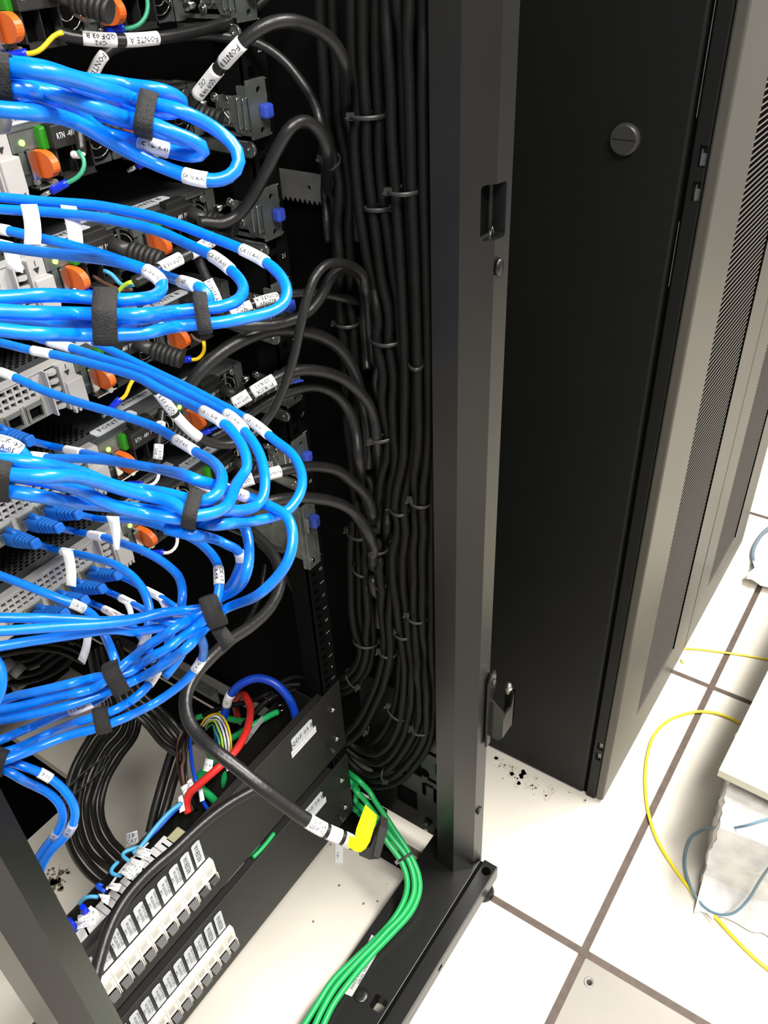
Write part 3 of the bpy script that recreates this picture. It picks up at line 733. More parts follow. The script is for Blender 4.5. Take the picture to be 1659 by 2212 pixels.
for n in (26, 22, 20, 18, 16): srv[n] = dup(srv[24], (0, 0, (n-24)*.04445), names[n])

# ================================================================== SLIDE RAILS ON THE RIGHT
def build_slide(label):
    n = 24; zc = ZC(n); z0, z1 = zc-.021, zc+.021; x = -.0215
    sl = thing('slide_rail', label, 'rail', (x, 0, z0), 'server slide rails at the right mounting post')
    a = obj('rail_body', MB().box((x, -.001, z0+.004), (x+.0016, .50, z1-.003)).box((x-.004, -.001, z1-.0045), (x+.0016, .50, z1-.003)).box((x-.003, .005, z0+.002), (x+.001, .34, z0+.005)), ZINC, sl)
    cut(a, MB().bbox((x-.01, .008, zc-.003), (x+.01, .026, zc+.008), .002).bbox((x-.01, .032, zc-.012), (x+.01, .044, zc-.004), .002).box((x-.01, .006, z1-.012), (x+.01, .020, z1-.007)))
    bp = MB().box((x-.003, -.004, zc-.012), (x-.0012, .030, zc+.013)).box((x-.0042, .002, zc-.008), (x-.003, .022, zc-.003)).box((x-.0042, .010, zc+.003), (x-.003, .026, zc+.008))
    bp.prism([(x-.004,.002,zc-.016),(x-.004,.008,zc-.016),(x-.004,.014,zc-.006),(x-.004,.014,zc+.004),(x-.004,.006,zc+.014),(x-.004,.001,zc+.014)], (.0011,0,0))
    obj('latch_plate', bp, ZINC, sl)
    k_ = MB()
    for yy in (-.004, .003): k_.tube([V((x-.0045, yy, zc-.013+.0023*i)) for i in range(12)], .0008, 6)
    k_.tube(spline([(x-.0046,.018,zc-.012),(x-.0048,.014,zc-.006),(x-.0048,.020,zc+.002),(x-.0046,.012,zc+.010),(x-.0046,.018,zc+.015)], .003), .0007, 6)
    obj('spring_wire', k_, ZINCB, sl)
    st_ = MB()
    for yy, zz in ((.040, zc+.006), (.036, zc-.009)):
        st_.cyl((x-.013, yy, zz), (x, yy, zz), .0034, 16).cyl((x-.0135, yy, zz), (x-.013, yy, zz), .0040, 16)
    for yy, zz in ((.030, zc+.011), (.028, zc-.012)): st_.cyl((x-.004, yy, zz), (x-.0005, yy, zz), .0042, 16).cyl((x-.0052, yy, zz), (x-.004, yy, zz), .0022, 12)
    obj('guide_stud', st_, ZINCB, sl)
    fl = obj('mounting_flange', MB().bbox((x, -.0065, z0-.001), (.0025, -.0035, z1+.004), .0006).box((x-.0022, -.0065, z0+.003), (x+.001, .004, z1)), ZINC, sl)
    cut(fl, MB().cyl((-.0075, -.01, zc+.016), (-.0075, 0, zc+.016), .0030, 14).cyl((-.0075, -.01, zc-.016), (-.0075, 0, zc-.016), .0030, 14))
    for q_ in ((.0022, zc+.008, .0030, zc+.0125), (.0022, zc-.0125, .0030, zc-.008), (x-.0024, zc-.014, x-.0014, zc+.013)): obj('spring_clip', MB().box((q_[0], -.0069, q_[1]), (q_[2], -.0060, q_[3])), ZINCB, sl)
    obj('latch_tab', MB().bbox((-.0105, -.0155, zc-.0065), (.0005, -.0065, zc+.0055), .0025), TABB, sl)
    lv = MB(); pts = [(x-.004, .060, z0-.001), (x-.004, -.004, z0-.001)]; 
    for t in range(7): a_ = -math.pi/2*(-1)+math.pi*t/6; pts.append((x-.004, -.004-.0065*math.sin(math.pi*t/6), z0-.0075+.0065*math.cos(math.pi*t/6)))
    pts.append((x-.004, .060, z0-.012)); lv.prism(pts, (.0022, 0, 0))
    lo = obj('release_lever', lv, ZINC, sl); rim = MB().tube([V(p)+V((-.0004,0,0)) for p in pts], .0006, 6); obj('lever_edge', rim, ZINCB, lo)
    obj('lever_pin', MB().ball((x-.0045, -.003, z0-.0075), .0016, 6), ZINCB, sl)
    return sl
sn = {26: 'slide rail end at the very top of the frame', 24: 'slide rail whose blue tab is the highest one in view', 22: 'slide rail with the second highest blue tab', 20: 'slide rail partly behind the outermost blue cable loop and its white label',
      18: 'slide rail beside the PURSIX cable labels', 16: 'slide rail with the fifth blue tab, just above the plain bracket'}
slide = build_slide(sn[24])
for n in (26, 22, 20, 18, 16): dup(slide, (0, 0, (n-24)*.04445), sn[n])
# plain two-unit bracket without a server
pb = thing('slide_bracket', 'plain grey steel slide bracket with a blue tab and no server, below all the servers', 'rail', (-.02, 0, .62))
o = obj('bracket_plate', MB().box((-.0215, -.0035, .632), (-.0195, .075, .712)).box((-.0215, .075, .655), (-.0195, .50, .712)).box((-.0255, .03, .632), (-.0215, .50, .634)), ZINC, pb)
cut(o, MB().box((-.03, .045, .668), (-.01, .075, .672)).cyl((-.03, .062, .690), (-.01, .062, .690), .003, 10))
o = obj('mounting_flange', MB().bbox((-.0195, -.0070, .617), (.0025, -.0035, .712), .0008).box((-.0245, -.0070, .622), (-.0195, -.002, .710)), ZINC, pb)
cut(o, MB().box((-.0035, -.02, .640), (-.0015, .01, .662)).cyl((-.0060, -.02, .703), (-.0060, .02, .703), .0022, 12))
obj('latch_tab', MB().bbox((-.0115, -.0165, .678), (-.0005, -.0068, .694), .0025), TABB, pb)
obj('flange_screw', MB().cyl((-.0135, -.0092, .630), (-.0135, -.007, .630), .0026, 14).box((-.0145, -.0096, .672), (-.0125, -.0068, .693)).box((.0016, -.0074, .70), (.0027, -.0066, .704)), ZINCB, pb)

# ================================================================== DISTRIBUTION PANELS
def dist_panel(label, z0, z1, txt, nb, small):
    root = thing('distribution_panel', label, 'breaker panel', (-.232, 0, z0), 'breaker panels in the rack')
    fp = obj('front_panel', MB().bbox((-.478, -.0040, z0), (.0145, -.0012, z1), .0006), PANELM, root)
    obj('top_flange', MB().box((-.445, -.0012, z1-.0025), (-.021, .0085, z1-.0005)), PANELM, root)
    obj('back_plate', MB().box((-.445, .0650, z0+.01), (-.030, .0665, z1-.030)), PANELM, root)
    obj('bottom_tray', MB().box((-.445, 0, z0+.002), (-.030, .066, z0+.004)), PANELM, root)
    obj('end_plate', MB().box((-.031, .0, z0+.004), (-.0295, .0665, z1-.004)), PANELM, root)
    # breakers
    zt, zb = z1-.059, z1-.101; x = -.263
    wd = obj('window_void', MB().box((x-.018*nb, -.0046, zb), (x, -.0040, zt)), VOID, root)
    for i in range(nb):
        xr = x-.018*i; xl = xr-.0176
        b = obj('circuit_breaker', MB().prism([(xl, -.0042, zt), (xl, -.0105, zt-.0008), (xl, -.0115, zt-.006), (xl, -.0115, zb+.004), (xl, -.0095, zb), (xl, -.0042, zb)], (.0176, 0, 0)), BREAK, root)
        obj('orange_line', MB().box((xl+.0012, -.0118, zt-.0072), (xr-.0016, -.0113, zt-.0062)), BREAKO, b)
        obj('marking_window', MB().box((xl+.0035, -.01185, zt-.0200), (xl+.0125, -.0113, zt-.0090)), mat('breaker_print', (.62,.60,.57), .5), b)
        obj('side_fin', MB().box((xl+.0002, -.0150, zb+.001), (xl+.0012, -.0112, zb+.017)).box((xr-.0016, -.0150, zb+.001), (xr-.0006, -.0112, zb+.017)), BREAK, b)
        obj('toggle_well', MB().box((xl+.0022, -.0119, zb+.0020), (xr-.0026, -.0112, zb+.0150)), VOID, b)
        up = i < 2 and txt.endswith('03 B')
        tp = [(xl+.0032, -.0112, zb+.004), (xl+.0032, -.0190, zb+.0045+(.004 if up else 0)), (xl+.0032, -.0205, zb+.0085+(.004 if up else 0)), (xl+.0032, -.0112, zb+.0125)]
        obj('toggle', MB().prism(tp, (.0110, 0, 0)), TOGG, b)
        lx = -.2695-.0182*i; lz0, lz1 = z1-.0545, z1-.0125
        q = [(lx-.0135, -.0046, lz0), (lx, -.0046, lz0), (lx, -.0046, lz1), (lx-.003, -.0046, lz1+.002), (lx-.0115, -.0046, lz1+.002), (lx-.0135, -.0046, lz1)]
        lp = obj('circuit_label', MB().prism(q, (0, -.0006, 0)), GREYP, root)
        if i < 2: tx = text_flat('RESERVA', (lx-.0067, -.0052, (lz0+lz1)/2+.002), (0,0,1), (-1,0,0), .0095, V((0,-1,0)), .0003, .86)
        else: tx = text_flat('T10%d\nDISJUNTOR\n%s A %02d A0%d' % (nb-i, small, i, (i*3) % 7+1), (lx-.0067, -.0052, (lz0+lz1)/2+.002), (0,0,1), (-1,0,0), .0052, V((0,-1,0)), .0003, .95)
        obj('label_text', tx, INK, lp, recalc=False)
    # name plate, strip and screws
    q = [(-.096, -.0046, z1-.036), (-.052, -.0046, z1-.036), (-.052, -.0046, z1-.0145), (-.055, -.0046, z1-.0125), (-.093, -.0046, z1-.0125), (-.096, -.0046, z1-.0145)]
    npl = obj('name_plate', MB().prism(q, (0, -.0008, 0)), GREYP, root)
    obj('plate_text', text_flat(txt, (-.074, -.0054, z1-.0235), (1,0,0), (0,0,1), .0112, V((0,-1,0)), .0003, 1.0), INK, npl, recalc=False)
    s_ = obj('paper_strip', MB().box((-.099, -.0052, z1-.047), (-.046, -.0046, z1-.0345)), PAPER, root)
    obj('strip_text', text_flat('DISJUNTOR 40 A - QDF 02 A C02', (-.0725, -.0052, z1-.041), (1,0,0), (0,0,1), .0038, V((0,-1,0)), .0003), mat('faint_print', (.35,.35,.36), .6), s_, recalc=False)
    for (sx_, sz) in ((-.0065, z1-.040), (-.0055, z0+.034)):
        obj('cage_screw', MB().cyl((sx_, -.0040, sz), (sx_, -.0068, sz), .0044, 18).cyl((sx_, -.0068, sz), (sx_, -.0082, sz), .0032, 14).box((sx_-.0028, -.0085, sz-.0004), (sx_+.0028, -.0080, sz+.0004)), STEELS, root)
    sz = z0+.036
    obj('earth_stud', MB().cyl((-.0260, -.004, sz), (-.0260, -.0190, sz), .0011, 10).cyl((-.0260, -.0130, sz), (-.0260, -.0190, sz), .0040, 6, smooth=False), STEELS, root)
    return root
dist_panel('upper black breaker panel with the QDF 03 B plate and a row of ivory breakers', .247, .3865, 'QDF 03 B', 11, 'QDF')
dist_panel('lower black breaker panel with the QDF 04 B plate, just above the floor beam', .078, .2225, 'QDF 04 B', 12, 'DQF')
# front-side panel far left with plate QDF 04 A
fpn = thing('distribution_panel', 'dark panel deep at the far left carrying the QDF 04 A plate', 'breaker panel', (-.2, .60, .05))
c_ = aY(58, 1466, .60)
obj('front_panel', MB().box((-.478, .602, .125), (-.057, .606, .30)), INNER, fpn)
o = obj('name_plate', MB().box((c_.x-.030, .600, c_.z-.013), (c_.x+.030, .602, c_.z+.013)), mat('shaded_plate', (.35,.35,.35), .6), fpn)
obj('plate_text', text_flat('QDF 04 A', (c_.x, .5995, c_.z), (1,0,0), (0,0,1), .013, V((0,-1,0)), .0003), INK, o, recalc=False)

# ================================================================== BLUE NETWORK CABLES
def net(label, pts, w, sl=(), fl=(), plug=None, dia=.0062, group='blue network cables', m=None):
    if plug:      # plug = (port x, server number): boot runs straight out of the port
        x_, n_ = plug; z_ = ZC(n_)-.0108; p0 = V((x_, YS-.008, z_)); e = aY(pts[0][0], pts[0][1], YS-.052)
        p1 = V((e.x, YS-.052, e.z)) ; pts = [tuple(p1+(p1-p0)*-.05), ]+list(pts[1:]); plug = (p0, p1)
    root, path, r = netcable(label, pts, w, dia=dia, plug=plug, group=group, m=m)
    for s in sl:
        sleeve(root, path, r, s[0], s[1], s[2] if len(s) > 2 else None, s[3] if len(s) > 3 else False, size=.0034, half=s[4] if len(s) > 4 else None)
    for f in fl: flag(root, f[0], f[1], bend=.003)
    return root, path, r
# --- upper bundle
net('outermost blue cable of the topmost bundle, looping beside the highest blue tab',
    [(-60,160),(33,166),(110,178),(181,198),(260,222),(310,240),(375,252),(434,275),(480,300),(515,326),(528,352),(510,374),(480,382),(452,378),(401,362),(345,340),(289,315),(240,288),(190,262),(120,240),(33,222),(-50,212)],
    [.30,.31,.335,.36,.38,.385,.385,.37,.345,.33], [((405,364),(452,379),'CX 05 A-42')])
net('blue cable of the topmost bundle with a label just left of its small inner loop',
    [(-60,182),(33,192),(110,205),(181,220),(260,242),(320,262),(380,284),(420,294),(448,303),(452,313),(435,321),(400,318),(362,308),(320,296),(270,282),(217,268),(150,244),(33,210),(-50,200)],
    [.30,.31,.325,.35,.375,.385,.385,.37,.345,.325], [((316,294),(362,308),'CX 05 A-43')])
net('short upper blue cable of the topmost bundle, looping back behind the hook strap',
    [(-60,152),(33,160),(110,168),(180,178),(240,186),(275,197),(320,204),(362,213),(390,226),(399,238),(390,249),(355,252),(310,248),(260,235),(200,215),(100,190),(-40,172)],
    [.315,.325,.345,.37,.39,.40,.40,.385,.36,.335], [], [(((113,166),(165,168),(182,183),(120,176)), .325)])
net('lowest blue cable of the topmost bundle, hidden behind the two thick ones',
    [(-60,196),(33,205),(110,222),(180,240),(260,258),(330,275),(390,290),(420,300),(430,308),(400,308),(340,294),(260,272),(180,250),(90,226),(-40,212)], [.33,.35,.37,.38,.39,.39,.38,.36,.34])
strap((318,248), (1,.28), 38, 30, .352, 'black hook strap round the topmost blue bundle near its loops', .55)
strap((-2,184), (1,.1), 66, 40, .305, 'wide black strap round the topmost blue bundle at the left frame edge', .6)
for q, lb in ((((-14,210),(12,214),(20,288),(-10,292)), 'white paper flag at the frame edge hanging from the topmost bundle'), (((42,222),(66,226),(82,256),(58,238)), 'small white paper flag below the topmost bundle')):
    r_ = thing('paper_flag', lb, 'label', tuple(aW(*q[0], .34)), 'loose paper flags on the cables'); flag(r_, q, .34)

# --- second bundle
e2 = [.53,.53,.52,.50,.49,.47,.45,.43,.40,.37,.35,.34]
net('outermost blue cable of the second bundle, its loop reaching furthest right past the server slides',
    [(-60,418),(10,428),(90,436),(200,443),(270,455),(330,468),(400,490),(450,510),(523,539),(574,566),(606,595),(621,625),(616,652),(590,670),(540,681),(470,690),(430,693),(330,703),(228,708),(100,706),(-40,698)],
    e2, [((523,541),(573,566),'CX 11 A-01')], [(((44,441),(80,441),(88,528),(51,528)), .50)])
net('second blue cable of the second bundle, inside the outermost loop',
    [(-60,446),(10,452),(84,456),(169,464),(253,477),(338,498),(405,527),(464,556),(498,583),(522,610),(527,630),(515,650),(477,667),(422,674),(338,680),(253,684),(169,684),(80,680),(-40,676)],
    e2, [((457,554),(497,583),'CX 07 A-03')], [(((130,442),(165,446),(180,532),(148,530)), .52)])
net('third blue cable of the second bundle ending under the right strap',
    [(-60,487),(0,495),(30,501),(84,514),(143,527),(211,546),(274,567),(330,586),(392,609),(428,622),(450,640),(456,658),(446,668),(400,676),(300,684),(200,687),(100,685),(-40,681)],
    [.54,.53,.52,.51,.50,.49,.47,.44,.41,.39,.37], [((392,609),(427,624),'CX 11 A-07'), ((-20,492),(19,499))], [(((-4,515),(28,523),(50,590),(12,580)), .51)])
net('fourth blue cable of the second bundle, turning sharply back left of the others',
    [(-60,520),(0,532),(127,549),(232,561),(290,575),(325,590),(345,606),(357,625),(348,643),(320,652),(275,658),(228,659),(150,655),(84,650),(-40,646)],
    [.49,.48,.46,.44,.42,.41,.39,.37,.35,.345], [((317,584),(350,611),'CX 09 A-05')])
strap((229,682), (1,.05), 50, 40, .382, 'wide ribbed black strap round the second blue bundle', .35)
strap((438,678), (1,-.12), 30, 28, .435, 'narrow black strap round the right end of the second blue bundle', .4)

# --- third bundle
net('blue cable of the third bundle turning just inside the two outer loops',
    [(-60,728),(0,740),(70,757),(127,768),(211,789),(295,814),(359,848),(443,890),(482,914),(512,945),(528,975),(532,1005),(523,1038),(500,1068),(470,1090),(430,1099),(397,1096),(300,1072),(200,1050),(100,1030),(25,1018),(-50,1008)],
    [.60,.59,.58,.56,.53,.50,.47,.44,.41,.385,.36,.35], [((439,888),(481,913),'CX 11 A-08'), ((74,757),(108,764))])
net('blue cable of the third bundle running second from the outside of the loops',
    [(-50,700),(50,721),(105,738),(152,751),(211,770),(295,798),(359,826),(422,858),(464,881),(506,905),(532,936),(553,965),(566,1000),(570,1038),(562,1070),(545,1095),(510,1110),(460,1116),(420,1113),(330,1098),(250,1082),(150,1056),(60,1036),(-50,1020)],
    [.62,.61,.60,.58,.55,.51,.48,.45,.42,.39,.365,.355], [((490,894),(524,930),'CX 11 A-04'), ((105,738),(148,750))])
net('outermost blue cable of the third bundle, looping right beside the lower slide rails',
    [(140,716),(180,727),(210,742),(253,763),(295,784),(338,805),(401,835),(443,856),(506,890),(549,915),(591,949),(633,983),(652,1025),(650,1060),(632,1085),(600,1101),(549,1113),(485,1118),(430,1126),(397,1128),(300,1110),(200,1084),(100,1058),(-50,1034)],
    [.63,.62,.61,.59,.56,.53,.49,.455,.44,.42,.395,.37,.36], [((530,906),(576,938),'CX 11 A-09'), ((160,722),(200,738))])
net('long straight blue cable from the left edge curving down inside the third bundle',
    [(-60,778),(0,803),(32,815),(84,839),(169,869),(253,894),(338,924),(380,949),(422,976),(452,1005),(472,1035),(480,1060),(474,1082),(450,1094),(420,1094),(360,1080),(280,1060),(180,1036),(80,1018),(-50,1002)],
    [.62,.61,.60,.58,.55,.51,.48,.45,.42,.395,.37,.355], [((379,947),(421,975),'CX 07 A-03'), ((0,802),(32,816))])
strap((415,1104), (1,.22), 30, 32, .40, 'black strap round the third blue bundle below the slide rails', .5)
strap((-4,1028), (1,.15), 56, 34, .345, 'wide black strap round the third blue bundle at the frame edge', .6)
net('blue cable from the upper left plug whose loop drops to the lower right strap',
    [(68,953),(104,962),(143,971),(178,978),(253,995),(338,1013),(426,1040),(470,1064),(500,1092),(520,1120),(534,1150),(540,1185),(536,1225),(518,1262),(492,1292),(466,1316),(420,1345),(380,1369),(316,1411),(270,1446),(230,1470),(150,1492),(60,1512),(-50,1540)],
    [.74,.66,.60,.56,.53,.50,.49,.50,.52,.54,.55,.56,.56], [((143,971),(178,978)), ((428,1041),(466,1062),'CX 09 A-06', False, 1)], plug=(-.302, 20))
net('blue cable with a hanging tag passing under the third bundle into the widest lower loop',
    [(-60,968),(20,980),(68,985),(101,989),(211,993),(338,1012),(422,1030),(485,1043),(530,1060),(575,1085),(603,1106),(622,1135),(630,1172),(620,1215),(590,1252),(545,1282),(500,1302),(465,1320),(401,1386),(338,1432),(274,1466),(150,1512),(60,1536),(-50,1565)],
    [.62,.59,.56,.53,.50,.48,.47,.48,.50,.53,.55,.56,.56], [((68,985),(98,989)), ((492,1045),(534,1062),'CX 07 A-09', False, 1)], [(((68,981),(98,985),(105,1020),(74,1014)), .60)])
net('short run of labelled blue cable at the left edge above the wide strap',
    [(-40,962),(-5,968),(25,978),(45,998),(55,1020)], [.46,.46,.46], [((-10,967),(32,984),'CX 07\nA-05')])

# --- plugs in the two lowest rows
net('blue cable from the right plug of the upper plug row, with a wide white tag',
    [(173,1112),(200,1118),(228,1122),(295,1124),(359,1141),(422,1167),(456,1196),(474,1225),(478,1255),(473,1285),(462,1310),(443,1335),(395,1372),(330,1418),(260,1456),(200,1475),(100,1500),(-50,1532)],
    [.80,.70,.62,.56,.53,.52,.52,.53,.55,.56,.57], [((472,1228),(479,1258),'CX 07\nA-08')], [(((229,1114),(257,1116),(257,1188),(246,1188)), .62)], plug=(-.283, 18))
net('blue cable from the middle plug of the upper plug row',
    [(131,1141),(160,1148),(194,1154),(224,1160),(253,1170),(316,1193),(359,1219),(388,1250),(397,1285),(394,1320),(382,1350),(371,1378),(362,1410),(345,1442),(322,1478),(290,1510),(245,1538),(200,1552),(100,1585),(30,1615),(-50,1640)],
    [.80,.70,.62,.58,.57,.58,.60,.62,.62,.60,.59], [((194,1154),(223,1160)), ((384,1308),(396,1322)), ((353,1450),(322,1478),'CX 11 A-02')], plug=(-.302, 18))
net('blue cable from the left plug of the upper plug row, with a long hanging tag',
    [(80,1175),(108,1184),(135,1191),(190,1202),(253,1222),(295,1254),(316,1289),(325,1327),(318,1361),(311,1395),(295,1422),(272,1446),(240,1466),(150,1500),(60,1525),(-50,1552)],
    [.80,.70,.63,.59,.58,.58,.59,.59,.58,.57], [((135,1191),(157,1195)), ((320,1355),(312,1396))], [(((133,1188),(157,1190),(164,1268),(143,1264)), .64)], plug=(-.325, 18))
net('blue cable arching from behind the third strap down to the flat bundle',
    [(360,1128),(400,1138),(443,1146),(485,1162),(512,1181),(524,1203),(523,1228),(512,1262),(490,1290),(462,1314)], [.50,.52,.53,.54,.54,.54], [((523,1192),(524,1216))])
net('blue cable from the left edge, labelled beside the leftmost lower plug',
    [(-50,1224),(0,1243),(42,1259),(105,1284),(152,1302),(183,1316),(205,1333),(215,1350),(225,1372),(238,1400),(248,1425),(255,1450)], [.60,.59,.58,.58,.59,.60,.60], [((152,1302),(184,1318),'CX 05'), ((180,1360),(200,1364))])
net('blue cable from the rightmost plug of the lower plug row, with a dim tag',
    [(257,1243),(275,1252),(295,1263),(316,1275),(350,1293),(380,1314),(400,1335),(408,1365),(404,1392),(385,1425),(355,1462)], [.86,.78,.72,.68,.66,.65,.64], [((316,1275),(348,1292))], [(((330,1285),(350,1294),(366,1324),(352,1318)), .70)], plug=(-.263, 16))
net('blue cable from the third plug of the lower plug row, with a small tag beneath',
    [(224,1272),(240,1281),(262,1292),(287,1305),(310,1317),(335,1335),(355,1358),(366,1385),(364,1412),(350,1440)], [.86,.78,.72,.68,.66,.65,.64], [((262,1292),(287,1305))], [(((262,1296),(280,1303),(290,1334),(278,1332)), .70)], plug=(-.283, 16))
net('blue cable from the second plug of the lower plug row, with a curled paper label',
    [(186,1297),(203,1305),(224,1315),(240,1323),(262,1336),(285,1352),(304,1374),(320,1398),(330,1425)], [.86,.78,.72,.68,.66,.65], [((226,1316),(255,1332),'A-04')], [(((238,1318),(262,1326),(278,1334),(250,1332)), .70)], plug=(-.302, 16))
net('blue cable from the leftmost plug of the lower plug row, hidden behind the flat bundle',
    [(143,1325),(160,1334),(180,1345),(200,1362)], [.86,.78,.74], [], plug=(-.325, 16))
# --- flat lower bundle running left from the strap
net('top blue cable of the flat bundle running left from the tailed strap',
    [(470,1316),(445,1322),(380,1330),(295,1342),(211,1350),(105,1356),(20,1362),(-60,1366)], [.55,.53,.51,.49,.475])
net('blue cable resting highest at the left end of the flat lower bundle',
    [(466,1318),(440,1327),(370,1336),(290,1343),(211,1342),(130,1337),(60,1335),(-60,1334)], [.56,.545,.53,.51,.50])
net('bottom blue cable of the flat lower bundle, drooping at its left end',
    [(466,1322),(440,1332),(370,1342),(295,1353),(211,1363),(140,1374),(60,1386),(-10,1398),(-60,1406)], [.56,.54,.52,.505,.49])
strap((462,1320), (1,-.35), 40, 20, .548, 'black strap with a long loose grey tail at the right end of the flat bundle', .8, tail=((446,1352),(475,1341),(511,1386),(482,1408)))
fl_ = thing('paper_flag', 'thin white printed tag lying under the flat bundle left of its strap', 'label', tuple(aW(360, 1348, .57)), 'loose paper flags on the cables'); flag(fl_, ((330,1346),(388,1340),(391,1352),(331,1356)), .575, text='EX 05', size=.004)
for q, lb in ((((181,1362),(198,1368),(183,1436),(168,1424)), 'long white paper flag dangling below the flat lower bundle'), ):
    r_ = thing('paper_flag', lb, 'label', tuple(aW(*q[0], .6)), 'loose paper flags on the cables'); flag(r_, q, .60)
# --- diagonal pair and lower strap
net('blue cable swinging out right below the strap tail and back to the lower strap',
    [(420,1348),(432,1366),(439,1390),(437,1415),(425,1440),(403,1468),(370,1495),(330,1520),(290,1538),(243,1556),(204,1570),(150,1584),(80,1606),(20,1628),(-50,1650)], [.60,.60,.60,.59,.57,.56,.56], [((433,1424),(417,1455),'CX 05')])
net('dark blue cable with a label between the two lower left bundles',
    [(262,1470),(235,1490),(201,1510),(156,1532),(110,1553),(60,1578),(10,1605),(-50,1630)], [.60,.60,.60,.58], [((200,1511),(158,1531),'CX 11 A-26')])
strap((251,1463), (1,-.45), 36, 28, .565, 'black strap at the crossing of the diagonal blue cables', .6)
strap((222,1560), (1,-.25), 32, 25, .565, 'lowest black strap round the two drooping blue cables', .6)
# --- two cables dropping at the lower left
b_ = net('left one of the two blue cables dropping behind the left corner post', [(-60,1632),(11,1652),(60,1682),(105,1710),(130,1738),(137,1765),(128,1792),(105,1822),(85,1850),(70,1885),(60,1920)], [.56,.57,.58,.59,.60,.61])
sleeve(b_[0], b_[1], b_[2], (122, 1794), (112, 1812), 'A 18', m=CLEAR, name='clear_sleeve')
b_ = net('right of the two blue cables dropping behind the left corner post, white labelled', [(-60,1630),(11,1650),(82,1672),(124,1695),(150,1722),(163,1753),(158,1780),(140,1808),(112,1835),(95,1862),(80,1900)], [.55,.56,.57,.58,.59,.60], [((80,1671),(110,1687),'X 11')])
sleeve(b_[0], b_[1], b_[2], (158, 1778), (146, 1800), 'A 19', m=CLEAR, name='clear_sleeve')
strap((-4,1648), (1,.2), 34, 18, .55, 'small black strap at the left frame edge near the corner post', .9)
net('blue cable crossing the left frame edge above the drooping pair', [(-40,1400),(-8,1425),(5,1455),(4,1485),(-10,1520),(-40,1550)], [.50,.50])

# ================================================================== POWER LEADS
def lead(label, pts, vals, mode='w', dia=.0105, sl=(), m=None, name='power_lead', group='black power leads', wob=.008, cat='cable'):
    root, path, r = netcable(label, pts, vals, dia=dia, mode=mode, m=m or PCABLE, name=name, group=group, wob=wob)
    for s in sl: sleeve(root, path, r, s[0], s[1], s[2] if len(s) > 2 else None, s[3] if len(s) > 3 else False, size=.0055, m=s[4] if len(s) > 4 else None)
    return root, path, r
lead('power lead across the top with QDF 03 B and FONTE A labels', [(610,-40),(575,-5),(540,25),(490,48),(420,68),(340,82),(270,87),(200,84),(150,78),(120,68)], [.70,.69,.66,.63,.61,.60], dia=.0088,
     sl=[((184,84),(248,87),'C02\nQDF 03 B.',True), ((272,87),(340,82),'FONTE A',True)])
lead('thick power lead arching right with FONTE B and QDF 04 B labels', [tuple(aX(775,520,.036)),tuple(aX(768,400,.036)),tuple(aX(758,260,.036)),(742,130),(725,98),(700,74),(660,53),(620,45),(580,52),(545,73),(510,105),(475,145),(440,188),(415,222),(400,258)], [-.10,-.10,-.095,-.09,-.07,-.03,.005], mode='Y', dia=.0100,
     sl=[((526,90),(486,135),'FONTE B',True), ((470,152),(430,205),'QDF 04 B\nC02',True)])
lead('power lead from the FONTE A collar running right and down into the dark bundle', [(190,190),(205,150),(225,118),(260,98),(330,86),(430,75),(500,80),(560,95),(610,128),(650,175),(680,225),(692,270),tuple(aX(706,380,.036)),tuple(aX(716,520,.036))], [.045,.04,.03,.0,-.03,-.06,-.08], mode='Y', dia=.0080,
     sl=[((224,120),(188,180),'FONTE A',True)])
lead('power lead rising steeply beside the second slide rail', [tuple(aX(722,560,.036)),tuple(aX(715,430,.036)),(705,320),(695,290),(675,268),(650,262),(628,275),(600,320),(575,370),(545,425),(515,465),(480,485),(430,482)], [-.08,-.08,-.07,-.05,-.02,.0], mode='Y', dia=.0105)
lead('power lead with QDF 03 B labels crossing down from the middle supplies', [tuple(aX(815,820,.036)),tuple(aX(806,720,.036)),(792,605),(770,580),(735,568),(705,572),(682,595),(665,640),(650,700),(635,770),(612,840),(585,895),(550,935),(510,957),(470,960),(430,945),(395,915),(360,872),(335,840),(305,815)], [-.09,-.09,-.09,-.085,-.075,-.06,-.045,-.03,-.02], mode='Y', dia=.0085,
     sl=[((340,848),(374,890),'QDF 03 B',True), ((381,900),(428,944))])
lead('power lead twisting round its neighbour right of the outermost loop', [tuple(aX(800,800,.036)),tuple(aX(793,700,.036)),(780,600),(762,585),(735,582),(715,600),(695,638),(668,672),(635,690),(590,702),(550,703),(505,700),(460,690)], [-.08,-.075,-.07,-.06,-.045,-.02], mode='Y', dia=.0105)
lead('power lead with BLDNV and QDF labels passing behind the outermost loop', [tuple(aX(818,860,.036)),tuple(aX(812,760,.036)),(800,662),(770,648),(735,640),(690,634),(640,634),(605,640),(565,650),(520,668),(480,690)], [-.075,-.065,-.05,-.035,-.02,.0], mode='Y', dia=.0085,
     sl=[((598,641),(552,654),'BLDNV\nFONTE A',True), ((540,662),(498,680),'QDF\nC05',True)])
lead('short power lead with V04 and QDF 03 B labels behind the second bundle loops', [(510,470),(480,497),(445,524),(410,547),(365,570),(325,592),(290,610)], [.76,.72,.69,.67,.66], dia=.0095,
     sl=[((455,516),(412,545),'BLDNV\nV04',True), ((392,556),(342,583),'QDF 03 B',True)])
lead('stub of power lead with a small label left of the third loop', [(425,545),(437,575),(452,610),(470,650),(478,680)], [.70,.71,.72], dia=.0080, sl=[((450,603),(474,645),'FONTE A')])
